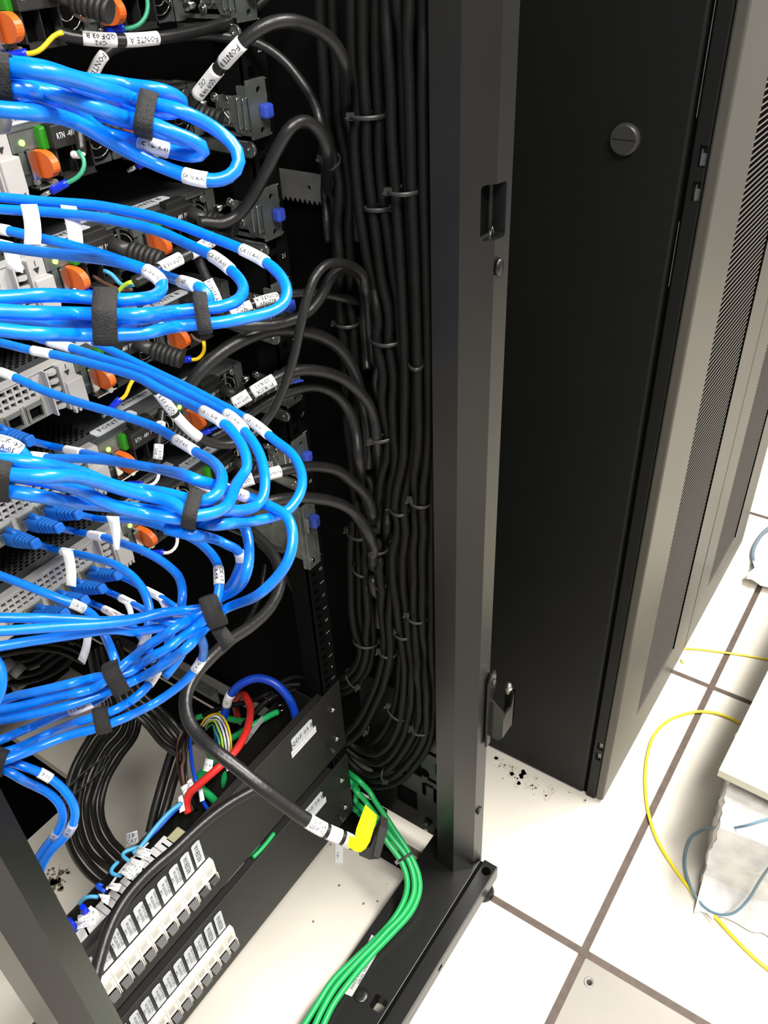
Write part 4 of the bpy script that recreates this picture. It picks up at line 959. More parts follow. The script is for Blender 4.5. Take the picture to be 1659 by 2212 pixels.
lead('uppermost of the thick leads curving right from the fifth server', [tuple(aX(792,1010,.036)),tuple(aX(787,920,.036)),(778,835),(762,795),(735,755),(700,730),(655,716),(600,712),(545,725),(495,750),(450,785),(415,825),(395,865)], [-.075,-.07,-.055,-.04,-.03,-.015,.0], mode='Y', dia=.0125)
lead('power lead carrying the PURSIX and QDF 04 B labels', [tuple(aX(824,1120,.036)),tuple(aX(823,1030,.036)),(820,945),(812,905),(790,860),(755,825),(710,806),(660,799),(620,806),(585,824),(545,848),(505,872),(470,890),(445,905)], [-.10,-.09,-.075,-.06,-.045,-.025,.0], mode='Y', dia=.0115,
     sl=[((595,819),(548,847),'PURSIX\nSDR01',True), ((540,851),(504,873),'QDF 04 B\nC06',True)])
lead('plain power lead just below the PURSIX labelled one', [tuple(aX(797,1180,.036)),tuple(aX(789,1080,.036)),(775,990),(768,930),(750,880),(720,848),(680,834),(640,840),(600,855),(560,878),(520,908),(485,930),(455,945)], [-.08,-.075,-.06,-.045,-.03,-.01,.01], mode='Y', dia=.0115)
lead('power lead with FONTE A label behind the innermost third loops', [tuple(aX(812,1280,.036)),tuple(aX(810,1190,.036)),(805,1095),(790,1062),(762,1035),(725,1015),(685,1008),(645,1010),(605,1018),(560,1030),(510,1046),(470,1062)], [-.085,-.08,-.065,-.05,-.04,-.02,.005], mode='Y', dia=.0120,
     sl=[((605,1018),(568,1028),'FONTE A',True), ((550,1033),(518,1044),'QDF',True)])
lead('lowest thick lead curving right above the plain bracket', [tuple(aX(816,1350,.036)),tuple(aX(812,1250,.036)),(805,1160),(790,1130),(760,1102),(725,1085),(685,1077),(640,1075),(600,1080),(560,1088),(520,1098)], [-.09,-.085,-.07,-.055,-.045,-.03], mode='Y', dia=.0125)
pl = lead('long black lead hanging across both breaker panels to a loose plug', [(470,1110),(530,1140),(585,1190),(606,1250),(588,1305),(545,1350),(500,1380),(455,1420),(420,1460),(402,1500),(403,1545),(425,1585),(465,1622),(515,1660),(570,1704),(620,1742),(665,1773),(700,1793),(735,1808),(765,1822)], [.88,.86,.82,.76,.71,.68,.66,.66,.67,.68], dia=.0112,
     sl=[((668,1775),(700,1793),'C07-24\nQDF 02'), ((708,1796),(734,1808)), ((746,1813),(757,1818))])
# loose plug and yellow tag
c0, c1 = aW(760, 1818, .68), aW(790, 1835, .69)
pg = obj('plug_body', MB().prism([aW(x, y, .675) for x, y in ((822,1782),(838,1790),(820,1855),(798,1857),(776,1848),(775,1838),(800,1830))], FW*.022), PSUB, pl[0])
obj('plug_ridge', MB().prism([aW(x, y, .672) for x, y in ((820,1786),(836,1793),(818,1853),(806,1850))], FW*.004), ZIP, pl[0])
tagp = [aW(x, y, .655) for x, y in ((789,1739),(814,1762),(813,1772),(799,1818),(790,1833),(779,1841),(768,1839),(751,1829),(754,1806),(766,1810),(770,1790))]
obj('yellow_tag', MB().prism(tagp, FW*.0012), YTAPE, pl[0])
tq = aW(797, 1785, .655); obj('tag_print', text_flat('Cautela!', tq, (aW(803,1762,.655)-aW(790,1812,.655))*-1, (aW(815,1764,.655)-aW(786,1740,.655))*1., .0042, (CAM-tq).normalized(), .0050), mat('faint_tag_print', (.45,.42,.05), .6), pl[0], recalc=False)
r_ = thing('paper_flag', 'white paper slip lying on the floor tile under the loose plug', 'label', tuple(aZ(732, 1845, .004)), 'loose paper flags on the cables')
c4 = [aZ(x, y, .002) for x, y in ((724,1820),(741,1822),(741,1866),(724,1864))]; obj('flag_label', MB().prism(c4, (0,0,.0004)), PAPER, r_)
obj('label_text', text_flat('N1', sum(c4, V())/4-V((.004,0,0)), (c4[3]-c4[0])*-1, (1,0,0), .009, V((0,0,1)), .0007), INK, r_, recalc=False)

# lead sockets (black boots) at the supplies and earth wires
for (n, q, lab) in ((24,0,'round black lead socket at the left supply of the second server'),(22,0,'round black lead socket at the left supply of the third server, behind two cables'),(22,1,'round black lead socket at the right supply of the third server'),(20,0,'round black lead socket behind the yellow wire of the fourth server'),
                    (20,1,'round black lead socket at the right supply of the fourth server'),(18,0,'round black lead socket at the left supply of the fifth server'),(18,1,'round black lead socket at the right supply of the fifth server'),(16,0,'round black lead socket at the left supply of the lowest server'),(16,1,'round black lead socket at the right supply of the lowest server'),(24,1,'round black lead socket at the right supply of the second server'),(26,0,'round black lead socket under the upper frame edge')):
    xc = (-.172, -.081)[q]; t = thing('lead_socket', lab, 'connector', (xc+.02, YS-.02, ZC(n)), 'black lead sockets')
    a, b, c = V((xc+.012, YS-.018, ZC(n)+.013)), V((xc+.017, YS-.034, ZC(n)+.0075)), V((xc+.025, YS-.054, ZC(n)+.001))
    mb = MB().loft([r for p_, q_, rr in ((a, b, .0050),) for r in tube_rings([a, a.lerp(b, .5), b], .0058, 16)]); obj('socket_neck', mb, ZIP, t)
    mb = MB()
    for k in range(6): p_ = b.lerp(c, k/5); mb.cyl(p_, p_+(c-b)/5.0, .0086 if k % 2 == 0 else .0082, 18)
    obj('ribbed_grip', mb, PSUB, t)
def earth(label, pts, w, m, crimp, a=None):
    w = [q-.016 for q in w]
    root, path, r = netcable(label, pts, w, dia=.0034, m=m, name='earth_wire', group='earth wires with blue crimps')
    QUEUE.append(lambda: earth_end(root, path))
def earth_end(root, path):
    p0, p1 = path[0], path[0]+(path[0]-path[min(3, len(path)-1)]).normalized()*.011
    obj('crimp_sleeve', MB().loft(tube_rings([p0+(p0-p1)*.25, p0, p0.lerp(p1, .6), p1], .0030, 14)), CRIMP, root)
    obj('terminal_tip', MB().cyl(p1, p1+(p1-p0)*.8, .0018, 8), ZINCB, root)
earth('green earth wire curving down from a white tie at the second server', [(138,398),(160,390),(178,375),(185,355),(180,338),(172,330)], [.645,.645,.645], TEAL, 1)
earth('yellow earth wire at the left end of the topmost server', [(50,116),(72,116),(92,106),(108,85),(122,72),(136,70)], [.60,.60,.60], YELLOW, 1)
earth('green earth wire near the top frame edge', [(262,62),(280,62),(300,55),(315,38),(320,15),(316,-15)], [.66,.66,.66], TEAL, 1)
earth('green and yellow earth wire under the third server left supply', [(198,633),(215,637),(240,640),(254,632),(268,615),(284,609)], [.70,.70,.69], YELG, 1)
earth('yellow earth wire at the right supply of the fourth server', [(408,776),(425,778),(436,768),(443,750),(440,738)], [.78,.78,.77], YELLOW, 1)
earth('yellow earth wire at the left supply of the fourth server', [(255,866),(268,862),(276,845),(282,825),(292,815)], [.75,.75,.75], YELLOW, 1)
earth('blue earth wire at the right supply of the fifth server', [(450,931),(465,925),(480,915),(500,905)], [.83,.83,.83], DBLUE, 1)
earth('white earth wire at the left supply of the fifth server', [(302,1046),(320,1052),(338,1042),(344,1025),(340,1010)], [.80,.80,.80], WHITE, 1)
earth('white earth wire at the left supply of the lowest server', [(348,1193),(362,1196),(378,1186),(384,1170),(382,1155)], [.85,.85,.85], WHITE, 1)
earth('yellow earth wire peeping out below the topmost bundle loop', [(322,345),(338,337),(352,328),(364,318)], [.69,.69,.69], YELG, 1)
def wire(label, pts, vals, m, dia, mode='w', name='loose_wire', group='loose wires'):
    return netcable(label, pts, vals, dia=dia, mode=mode, m=m, name=name, group=group)
wire('light blue wire bent into the left terminal of the third server', [(224,585),(236,588),(248,600),(258,614),(275,619),(290,615)], [.69,.69,.68], LBLUE, .0034)
wire('brown wire beside the light blue one at the third server', [(202,597),(220,605),(245,616),(268,624),(285,621)], [.70,.69,.69], BROWN, .0030)
wire('dark blue wire at the upper left corner', [(90,50),(105,56),(120,62),(136,64)], [.62,.62], DBLUE, .0036)
wire('brown wire under the dark blue one at the upper left corner', [(62,52),(80,58),(100,66),(130,68)], [.63,.63], BROWN, .0028)
wire('brown wire at the right supply of the fourth server', [(412,722),(422,735),(436,738)], [.79,.79], BROWN, .0030)
wt = thing('white_tie_knot', 'white plastic tie end knotted on the green earth wire', 'cable tie', tuple(aW(168, 335, .63)))
obj('tie_knot', MB().ball(aW(172, 334, .632), .0035, 6, (1.5, 1, .8)).ball(aW(160, 334, .638), .003, 6), WHITE, wt)
lead('short vertical black lead hanging from behind the topmost bundle', [(170,268),(171,285),(172,305),(173,328)], [.63,.63], dia=.0075)

# ================================================================== VERTICAL CABLE RUN ON THE RIGHT
RUN = [
 ('first dusty black cable of the run from the left, passing under the top zip tie', [(765,-60),(765,120),(765,240),(771,400),(790,550),(813,720),(825,850),(832,950),(822,1050),(811,1160),(820,1260),(826,1340),(832,1400),(822,1450),(800,1510),(778,1552),(748,1585),(715,1600)], .028),
 ('second cable of the run, in the middle of the top zip tie', [(785,-60),(786,120),(787,240),(800,400),(818,560),(838,720),(850,850),(851,950),(838,1090),(829,1160),(838,1260),(845,1340),(845,1405),(832,1470),(805,1530),(780,1575),(745,1605),(715,1615)], .030),
 ('third cable of the run, right end of the top zip tie', [(806,-60),(806,120),(809,240),(823,400),(845,560),(858,720),(862,850),(868,950),(868,1085),(862,1200),(855,1290),(850,1370),(842,1440),(818,1500),(790,1550),(760,1590),(720,1620)], .034),
 ('fourth cable of the run with a pale worn streak', [(840,-60),(846,120),(852,260),(862,410),(872,560),(880,740),(882,850),(875,960),(858,1090),(852,1200),(856,1290),(870,1371),(879,1447),(876,1501),(870,1545),(857,1588),(835,1615),(808,1629),(776,1617),(745,1590)], .030),
 ('fifth cable of the run, held by the second highest right tie', [(862,-60),(868,120),(873,260),(884,410),(893,600),(898,790),(898,950),(878,1100),(866,1200),(872,1300),(886,1371),(893,1425),(891,1501),(881,1550),(868,1596),(841,1638),(813,1650),(781,1640),(745,1612)], .033),
 ('sixth cable of the run', [(884,-60),(888,120),(892,260),(897,420),(904,600),(908,790),(906,950),(896,1085),(898,1200),(900,1339),(904,1439),(908,1507),(903,1561),(884,1602),(857,1642),(830,1666),(792,1672),(762,1652),(742,1625)], .032),
 ('seventh cable of the run, nearest the corner post but two', [(904,-60),(905,120),(906,260),(908,420),(914,600),(918,790),(918,950),(910,1090),(911,1200),(914,1339),(917,1450),(924,1520),(922,1580),(903,1622),(870,1660),(840,1682),(800,1686),(765,1668),(738,1640)], .034),
 ('eighth cable of the run, hugging the corner post', [(922,-60),(921,260),(922,600),(928,950),(926,1200),(930,1450),(934,1540),(926,1605),(902,1648),(862,1688),(820,1700),(775,1692),(742,1660)], .040),
 ('slack dark cable left of the run, coming down from the upper frame', [(690,-60),(695,60),(702,180),(712,300),(722,360),(727,480),(735,600),(742,700),(748,800),(752,900),(762,1000),(775,1080),(790,1150),(795,1230),(797,1330),(790,1395),(775,1448),(745,1476),(700,1488)], .030),
 ('second slack dark cable left of the run', [(712,-60),(716,60),(728,180),(735,300),(748,420),(755,560),(760,700),(765,800),(775,900),(790,1000),(800,1100),(803,1200),(803,1300),(804,1380),(798,1430),(780,1465),(742,1492),(700,1505)], .036),
 ('short cable starting at the loose tie and curving left at the bottom', [(768,1120),(763,1180),(760,1240),(762,1320),(770,1365),(783,1400),(778,1430),(758,1458),(730,1474),(690,1480)], .030),
 ('short middle cable of the lower left group', [(778,1120),(775,1190),(775,1260),(776,1330),(784,1385),(786,1420),(768,1455),(738,1482),(695,1498)], .036),
 ('deep dark cable behind the fourth and fifth ones', [(858,740),(850,850),(848,950),(860,1085),(872,1160),(884,1250),(888,1330),(898,1400),(900,1480),(895,1540),(880,1590),(850,1640),(820,1660)], .040),
 ('deep dark cable crossing between the left groups', [(745,640),(752,740),(765,840),(780,930),(800,1010),(815,1090),(835,1160),(848,1250),(856,1330),(862,1420),(858,1500),(840,1560),(812,1600),(770,1620)], .041),
 ('deep straight cable beside the corner post', [(893,740),(900,850),(908,960),(922,1085),(920,1160),(922,1260),(928,1340),(930,1420),(928,1500),(915,1570),(890,1620),(860,1660)], .042),
]
for lb, pts, xx in RUN: lead(lb, pts, xx, mode='X', dia=.0098, m=BCABLE, group='dusty black cables of the vertical run', wob=.01)
def vt(x, y, label, rx=.017, ry=.007, hd=-1, X=.033, tilt=0, deg=None):
    p = aX(x, y, X); d = V((0, math.sin(math.radians(tilt)), math.cos(math.radians(tilt))))
    def go():
        vw = (CAM-p).normalized(); sd = d.normalized().cross(vw).normalized(); hits = []
        for path, r, root in PATHS:
            q = min(path, key=lambda t: abs((t-p).dot(d))*2+(t-p).length)
            if abs((q-p).dot(d)) < .004 and abs((q-p).dot(sd)) < rx*.95 and abs(depth(q)-depth(p)) < .05: hits.append(((q-p).dot(sd), (q-p).dot(vw), r))
        c = p; a, b = rx, ry
        if hits:
            x0, x1 = min(h[0]-h[2] for h in hits), max(h[0]+h[2] for h in hits); y0, y1 = min(h[1]-h[2] for h in hits), max(h[1]+h[2] for h in hits)
            c = p+sd*((x0+x1)/2)+vw.cross(V((0,0,0)))+sd.cross(d.normalized()).normalized()*0; vw2 = sd.cross(d.normalized()).normalized(); vw2 = vw2 if vw2.dot(vw) > 0 else -vw2
            c = c+vw2*((y0+y1)/2); a, b = (x1-x0)/2+.001, (y1-y0)/2+.001
            if len(hits) > 1: a, b = a*1.04, b*1.04
        ziptie(c, d, (a, b), label, hd, hd=deg)
    QUEUE.append(go)
for (x, y, rx, lb, hd, tl) in ((785,249,.0185,'topmost black zip tie of the vertical run, with a bulky head',-1,0),(720,333,.011,'zip tie on the slack cable beside the toothed bracket',-1,-8),(868,410,.013,'zip tie with head beside the upper end of the post slot',-1,0),
   (818,450,.014,'zip tie whose head points right, just below the slot level',1,0),(748,702,.010,'small zip tie left of the run at mid height',-1,0),(838,737,.0165,'wide zip tie with dangling head in the middle of the run',1,4),(900,788,.011,'zip tie near the post at mid height',1,0),
   (826,942,.010,'short slanting zip tie where the leads join the run',-1,8),(862,1100,.012,'zip tie with square head left of the one near the post',-1,0),(903,1086,.011,'zip tie near the post just above its left neighbour',-1,-6),(778,1146,.013,'zip tie at the top of the short lower cables',-1,0),
   (818,1163,.013,'zip tie beside the top of the short lower cables',1,-10),(776,1226,.013,'thin slanting zip tie round the lower left group',1,-14),(824,1258,.011,'zip tie with a pale square head in the lower middle',-1,10),(789,1388,.015,'drooping loop shaped zip tie at the bend of the left group',1,-6),
   (900,1336,.013,'zip tie near the post in the lower part of the run',-1,-6),(874,1372,.012,'zip tie with a shiny head beside it on the lower run',-1,0),(836,1407,.012,'zip tie on the lower middle cables above the bends',-1,-6),(762,1466,.014,'bright curved zip tie at the lowest left bend',1,-40),
   (860,1545,.016,'long zip tie sloping down across the bottom bend',-1,-24),(910,1580,.013,'lowest zip tie near the post',-1,-4),(792,1578,.013,'thin pale zip tie across the inner bottom bend',1,-40),(832,1668,.014,'last zip tie at the very bottom of the bends',1,-60)):
    vt(x, y, lb, rx*.82, .0068, hd, .031, tl)

# ================================================================== GREEN EARTH CABLES
def gcab(label, pts, vals, mode='w', dia=.0088): return lead(label, pts, vals, mode=mode, dia=dia, m=GREEN, name='earth_cable', group='thick green earth cables', wob=.006)
g0 = gcab('rightmost of the green earth cables curving over the floor beam', [tuple(aX(734,1656,.027)),(748,1670),(775,1692),(815,1738),(855,1798),(885,1845),(904,1890),(906,1925),(890,1965),(850,2010),(800,2060),(755,2112),(715,2170),(690,2230)], [.155,.142,.122,.096,.066,.060,.058,.057,.057], mode='Z')
g1 = gcab('middle green earth cable curving over the floor beam', [tuple(aX(732,1672,.024)),(748,1692),(770,1712),(806,1755),(845,1810),(878,1855),(893,1895),(893,1930),(872,1975),(830,2020),(780,2068),(732,2125),(700,2180),(672,2235)], [.150,.140,.123,.099,.070,.064,.060,.058,.057], mode='Z')
g2 = gcab('left of the green earth cables, leaving the others near the sticker', [tuple(aX(732,1690,.022)),(748,1706),(765,1722),(800,1765),(838,1818),(868,1860),(880,1900),(876,1938),(855,1980),(815,2028),(772,2070),(728,2115),(690,2165),(650,2225)], [.155,.142,.122,.096,.066,.060,.058,.057,.057], mode='Z')
g3 = gcab('green earth cable emerging low behind the yellow tag', [(744,1757),(770,1762),(800,1766),(828,1775),(850,1800),(870,1835)], [.085,.075,.060], mode='Z')
pz_ = g1[1][near(g1[1], 885, 1845)]; pz2 = g1[1][near(g1[1], 876, 1860)]
zt = thing('zip_tie', 'black zip tie holding the green earth cables together beside the post', 'cable tie', tuple(pz_)); ziptie(pz_, pz_-pz2 if (pz_-pz2).length > 1e-5 else V((0,0,1)), (.0135, .007), '', -1, parent=zt)

# ================================================================== WIRING BEHIND THE UPPER BREAKER PANEL
def qz(pts, z, m, dia, label, name='panel_wire', group='wires behind the upper breaker panel', sl=()):
    return lead(label, pts, z, mode='Z', dia=dia, m=m, name=name, group=group, sl=sl, wob=.005)
qz([(462,1620),(470,1580),(480,1545),(492,1510),(520,1478),(555,1465),(590,1474),(618,1500),(634,1530),(642,1565)], [.30,.34,.37,.40,.42,.42,.41,.38,.35], DBLUE, .0120, 'thick royal blue cable arching over the panel end', sl=[((486,1522),(498,1498),'AZ',False)])
qz([(512,1560),(508,1530),(512,1510),(524,1503),(536,1512),(541,1535),(532,1580),(510,1620),(475,1655),(435,1690),(408,1712),(402,1735),(406,1752)], [.30,.34,.38,.40,.41,.41,.41,.40,.39,.37], RED, .0100, 'thick red cable curving down across the panel top')
qz([(600,1538),(588,1543),(565,1556),(535,1574),(505,1592),(480,1604)], [.365,.37,.37,.36,.34], GREEN, .0090, 'green cable ending in a metal ring lug')
lg = PATHS[-1][0][0]; lt = thing('ring_lug', 'metal ring lug on the short green cable end', 'connector', tuple(lg))
R = [[lg+V((.008+(.0042+dr)*math.cos(t), .001+(.0042+dr)*math.sin(t), dz)) for dr, dz in ((0,0),(0,.0012),(.0022,.0012),(.0022,0))] for t in [2*math.pi*i/20 for i in range(20)]]
obj('lug_ring', MB().loft(R, closed=True).loft(tube_rings([lg+V((-.002,0,0)), lg+V((.004,.0005,0))], .0038, 12)), ZINCB, lt)
qz([(425,1550),(450,1545),(485,1547),(520,1553),(545,1556)], [.30,.31,.31], GREEN, .0090, 'green cable lying flat behind the red one')
qz([(455,1630),(452,1600),(470,1650),(462,1660),(445,1665),(430,1680),(432,1700),(448,1715),(462,1728),(470,1742)][3:], [.31,.33,.34,.33,.30], GREEN, .0110, 'green cable bulging left below the red one')
qz([(455,1610),(462,1640),(478,1660),(482,1680),(476,1700)], [.30,.33,.33,.30], GREEN, .0110, 'green cable dropping right below the red one')
for k, (m_, lb) in enumerate(((YELLOW,'yellow'),(WHITE,'outer white'),(WHITE,'inner white'),(YELG,'green and yellow'),(TEAL,'green'))):
    o = k*5
    qz([(436+o*.4,1568+o*.3),(448+o*.3,1552+o*.6),(468-o*.4,1544+o),(485-o,1558+o),(494-o,1585+o*.4),(497-o,1610),(494-o*.6,1640)], [.34,.37,.38,.38,.37,.35], m_, .0030, lb+' thin wire of the small arch left of the red cable')
for k in range(5):
    qz([(412-k*4,1576+k),(404-k*4,1600),(398-k*3,1640),(400-k*2,1680),(410-k*2,1720),(422-k*3,1750)], [.36,.37,.37,.35,.32], (BROWN if k in (1,4) else PCABLE), .0042, ['first','second','third','fourth','fifth'][k]+' of the dark thin wires dropping behind the white tags')
qz([(420,1582),(411,1596),(410,1630),(418,1668),(428,1700),(440,1735),(452,1752)], [.36,.37,.37,.36,.33], DBLUE, .0050, 'thin royal blue wire beside the dark ones')
big = qz([(560,1700),(500,1733),(455,1765),(415,1800),(375,1838),(335,1872),(295,1912),(262,1955),(236,2005),(218,2060),(205,2110),(198,2150)], [.400,.405,.41,.415,.42,.42,.42,.415,.41], PCABLE, .0135, 'thick black cable lying along the top edge of the upper breaker panel')
# tags on wires
def ptag(c4, w, label, text=None, m=PAPER, size=.004, bend=.001):
    t = thing('wire_tag', label, 'label', tuple(aW(*c4[0], w if not isinstance(w, (list,tuple)) else w[0])), 'paper tags on the panel wires'); flag(t, c4, w, .0004, m, 'tag_paper', bend, text, size); return t
W1 = lambda x, y, z: depth(aZ(x, y, z))
for c4, z, lb, tx in ((((444,1637),(461,1642),(456,1669),(438,1664)), .385, 'white tag left of the red cable middle', '11 B'),
    (((390,1700),(404,1692),(410,1712),(398,1722)), .385, 'white tag just above the red cable end', '11 B'),
    (((384,1722),(394,1716),(400,1750),(388,1756)), .385, 'leftmost small white tag beside the red cable end', 'X16'),
    (((403,1688),(413,1681),(420,1698),(410,1706)), .38, 'small white tag behind the top of the red cable end', '72'),
    (((428,1704),(436,1698),(442,1728),(432,1732)), .375, 'blank white tag right of the red cable end', None),
    (((484,1650),(496,1645),(502,1660),(490,1666)), .37, 'white tag where the long black lead crosses the red cable', 'III'),
    (((299,1827),(328,1836),(318,1858),(290,1848)), .40, 'white printed tag, highest of the row beside the terminal blocks', 'QDF 04 B\nC03\nQDF 04 B'),
    (((282,1852),(312,1862),(302,1885),(278,1868)), .40, 'white printed tag, second of the row beside the terminal blocks', 'C07\nQDF 04'),
    (((276,1860),(300,1880),(280,1900),(258,1884)), .402, 'white printed tag beneath the second one, tilted', 'QDF 03 B\nC06\nQDF 04 B\nC06'),
    (((240,1906),(262,1910),(254,1926),(228,1916)), .40, 'white printed tag beside the short bent blue wire', 'QDF 01'),
    (((212,1930),(238,1934),(232,1955),(220,1946)), .40, 'white printed tag beside the pale blue wire end', 'QDF 02'),
    (((168,1977),(207,1966),(206,1996),(166,2008)), .41, 'square white printed tag near the left post, lowest of the row', 'QDF 02 B.\nC03\nQDF 01 B.\nC02'),):
    ptag(c4, [W1(x, y, z) for x, y in c4], lb, tx, size=.0045 if tx and '\n' not in tx else .0042)
ptag(((272,1801),(296,1794),(299,1820),(272,1830)), [W1(285,1812,.40)]*4, 'clear plastic tag with handwriting standing over the black edge', 'I B\nCAY', m=CLEAR, size=.007)
# terminal blocks: light grey two-slot modules on a rail
for k in range(9):
    p = aZ(352-k*23, 1838+k*21.5, .352); p.y = .026
    lbx = ['terminal block with a slot, nearest the yellowish tape','second terminal block of the row behind the panel','third terminal block of the row behind the panel','fourth terminal block, under the white tags','fifth terminal block under the tags','sixth terminal block of the row behind the panel','seventh terminal block of the row behind the panel','eighth terminal block near the left post','ninth terminal block hidden by the left post'][k]
    t = thing('wiring_block', lbx, 'terminal', tuple(p), 'grey terminal blocks behind the upper panel')
    x0 = -.298-.0182*k
    obj('block_body', MB().bbox((x0, .020, .30), (x0+.0176, .050, .352), .0012), TERM, t)
    obj('block_slot', MB().box((x0+.007, .026, .3515), (x0+.009, .044, .3524)), VOID, t)
mbr = MB().box((-.445, .0155, .345), (-.262, .0175, .358)); tr = thing('din_strip', 'thin pale strip glimpsed between the panel edge and the thick black cable', 'rail', (-.35, .016, .345)); obj('strip_body', mbr, TERM, tr)
ktp = thing('khaki_tape', 'yellowish strap ends beyond the terminal blocks', 'tape', (-.27, .04, .33)); obj('tape_piece', MB().bbox((-.285, .022, .335), (-.262, .045, .352), .002), TAPEC, ktp)
for k in range(5):
    a = aZ(478+k*6, 1690-k*3, .30); t = thing('khaki_tape', ['first','second','third','fourth','fifth'][k]+' pale yellow strip fanning out under the green cables', 'tape', tuple(a), 'pale strips under the green cables')
    b = aZ(505-k*9, 1715+k*5, .27); obj('tape_piece', MB().prism([a+V((-.004,0,0)), a+V((.004,0,0)), b+V((.006,0,0)), b+V((-.006,0,0))], (0,0,.001)), TAPEC, t)
# blue wires along the back edge
qz([(392,1735),(370,1752),(345,1778),(322,1805),(300,1830),(285,1842)], [.39,.395,.395,.39], LBLUE, .0055, 'bright blue wire running down the black back edge')
qz([(388,1742),(362,1768),(335,1800),(312,1824),(290,1840)], [.385,.39,.39,.385], DBLUE, .0040, 'darker blue wire under the bright one on the back edge')
qz([(300,1832),(284,1838),(270,1842),(264,1848),(275,1858),(285,1864)], [.39,.395,.395], LBLUE, .0045, 'blue wire bend below the handwritten tag')
qz([(255,1862),(240,1878),(238,1886),(250,1890),(262,1892)], [.39,.395,.395], LBLUE, .0045, 'blue wire bend left of the second printed tag')
qz([(222,1914),(208,1908),(208,1916),(220,1922),(228,1926)], [.39,.395,.395], DBLUE, .0045, 'short blue wire bend beside the third printed tag')
qz([(212,1938),(195,1936),(180,1942),(172,1952)], [.39,.395,.38], LBLUE, .0045, 'pale blue wire end near the left post')
qz([(320,1820),(290,1850),(262,1880),(240,1910),(222,1930)], [.375,.38,.38], WHITE, .0030, 'thin white wire along the back edge')
for q, (x, y, lb) in enumerate(((186,2030,'blue crimp terminal under the square tag'),(212,1998,'blue crimp terminal right of the square tag'))):
    p = aZ(x, y, .40); p.y = max(p.y, .018); t = thing('crimp_terminal', lb, 'connector', tuple(p)); obj('crimp_sleeve', MB().loft([[p+V((math.cos(a)*r, math.sin(a)*r, h)) for a in [2*math.pi*i/12 for i in range(12)]] for r, h in ((.005, 0), (.0045, .010), (.0030, .014), (.0030, .020))]), CRIMP, t)
    obj('terminal_base', MB().box((p.x-.010, p.y-.006, .352), (p.x+.010, p.y+.006, .40)), PAPER, t)
# zip-tied bundle head near the arch
qz([(640,1490),(600,1500),(575,1515),(545,1545),(520,1575)], [.38,.39,.38,.35], BCABLE, .0085, 'dark cable with a metal buckle behind the blue arch')
qz([(650,1478),(612,1482),(572,1500),(535,1510),(480,1528),(440,1545)], [.37,.38,.37,.34], BCABLE, .0075, 'dark cable passing behind the blue arch')
qz([(668,1466),(640,1462),(612,1472),(590,1492)], [.36,.37,.37], BCABLE, .0095, 'short dark cable at the right foot of the blue arch')
bk_ = aZ(585, 1502, .395); t = thing('metal_buckle', 'small rectangular metal buckle behind the blue arch', 'buckle', tuple(bk_))
bb = obj('buckle_frame', MB().bbox(bk_-V((.008,.005,.001)), bk_+V((.008,.005,.0012)), .001), ZINCB, t); cut(bb, MB().box(bk_-V((.005,.003,.01)), bk_+V((.005,.003,.01))))
ip = aZ(541, 1590, .38); c4 = [aZ(x, y, z) for x, y, z in ((566,1548,.395),(570,1556,.38),(530,1609,.36),(528,1597,.375))]
t = thing('name_label', 'half hidden grey QDF label inside the panel behind the red cable', 'label', tuple(c4[0])); obj('label_plate', MB().prism(c4, (.0008,.0008,0)), GREYP, t)
xdir = (c4[0]-c4[3]).normalized(); cc_ = sum(c4, V())/4; nn = (c4[1]-c4[0]).cross(xdir).normalized(); nn = nn if nn.dot(CAM-cc_) > 0 else -nn
obj('label_text', text_flat('QDF', cc_-xdir*.012, xdir, nn.cross(xdir), .008, nn, .0012), INK, t, recalc=False)
# green glimpses in the gap between the two panels
qz([(592,1800),(578,1818),(560,1838),(545,1852)], [.224,.225,.226], GREEN, .0060, 'green cable glimpsed in the gap between the breaker panels', group='wires in the gap between the breaker panels')
qz([(560,1822),(548,1838),(535,1850),(520,1862),(505,1880)], [.224,.226,.226], TEAL, .0045, 'teal wire glimpsed in the gap between the breaker panels', group='wires in the gap between the breaker panels')
qz([(525,1862),(505,1885),(480,1912),(455,1938),(425,1966)], [.222,.223,.223], CLEAR, .0045, 'clear hose glimpsed in the gap between the breaker panels', group='wires in the gap between the breaker panels')

# ================================================================== BLACK CABLES IN THE LOWER LEFT
def fan(name, base, n, sp, Y, labels, dia=.0088, jig=3):
    for k in range(n):
        pts = []
        for i, (x, y) in enumerate(base):
            a = base[max(0, i-1)]; b = base[min(len(base)-1, i+1)]; dx, dy = b[0]-a[0], b[1]-a[1]; L = math.hypot(dx, dy)
            f = 1 if 0 < i < len(base)-1 else .7; o = (k-(n-1)/2)*sp*f+random.uniform(-jig, jig)
            pts.append((x-dy/L*o, y+dx/L*o))
        lead(labels % ['first','second','third','fourth','fifth','sixth','seventh','eighth'][k], pts, Y, mode='Y', dia=dia, group=name, m=PCABLE, wob=.0)
fan('black cables hanging in a loop at the lower left', [(222,1392),(240,1450),(262,1512),(262,1565),(225,1618),(195,1675),(180,1735),(184,1790),(205,1838),(240,1872),(280,1905)], 6, 15, [.30,.28,.24,.22,.20,.18,.17,.15], '%s black cable, counted from the inside, of the loop hanging at the lower left')
fan('black cables sloping to the upper breaker panel', [(255,1440),(285,1505),(325,1545),(365,1582),(400,1615)], 4, 14, [.26,.22,.18,.12], '%s of the black cables sloping down right to the upper breaker panel')
fan('thick black hoses behind the panel wires', [(402,1560),(384,1620),(362,1690),(345,1750),(330,1800)], 2, 21, [.16,.15,.13], '%s thick black hose behind the panel wires', .0125, 1)
fan('black cables arching at the far left', [(-20,1405),(40,1392),(100,1390),(150,1400),(190,1420)], 3, 14, [.45,.42,.40], '%s black cable arching below the flat blue bundle at the far left')
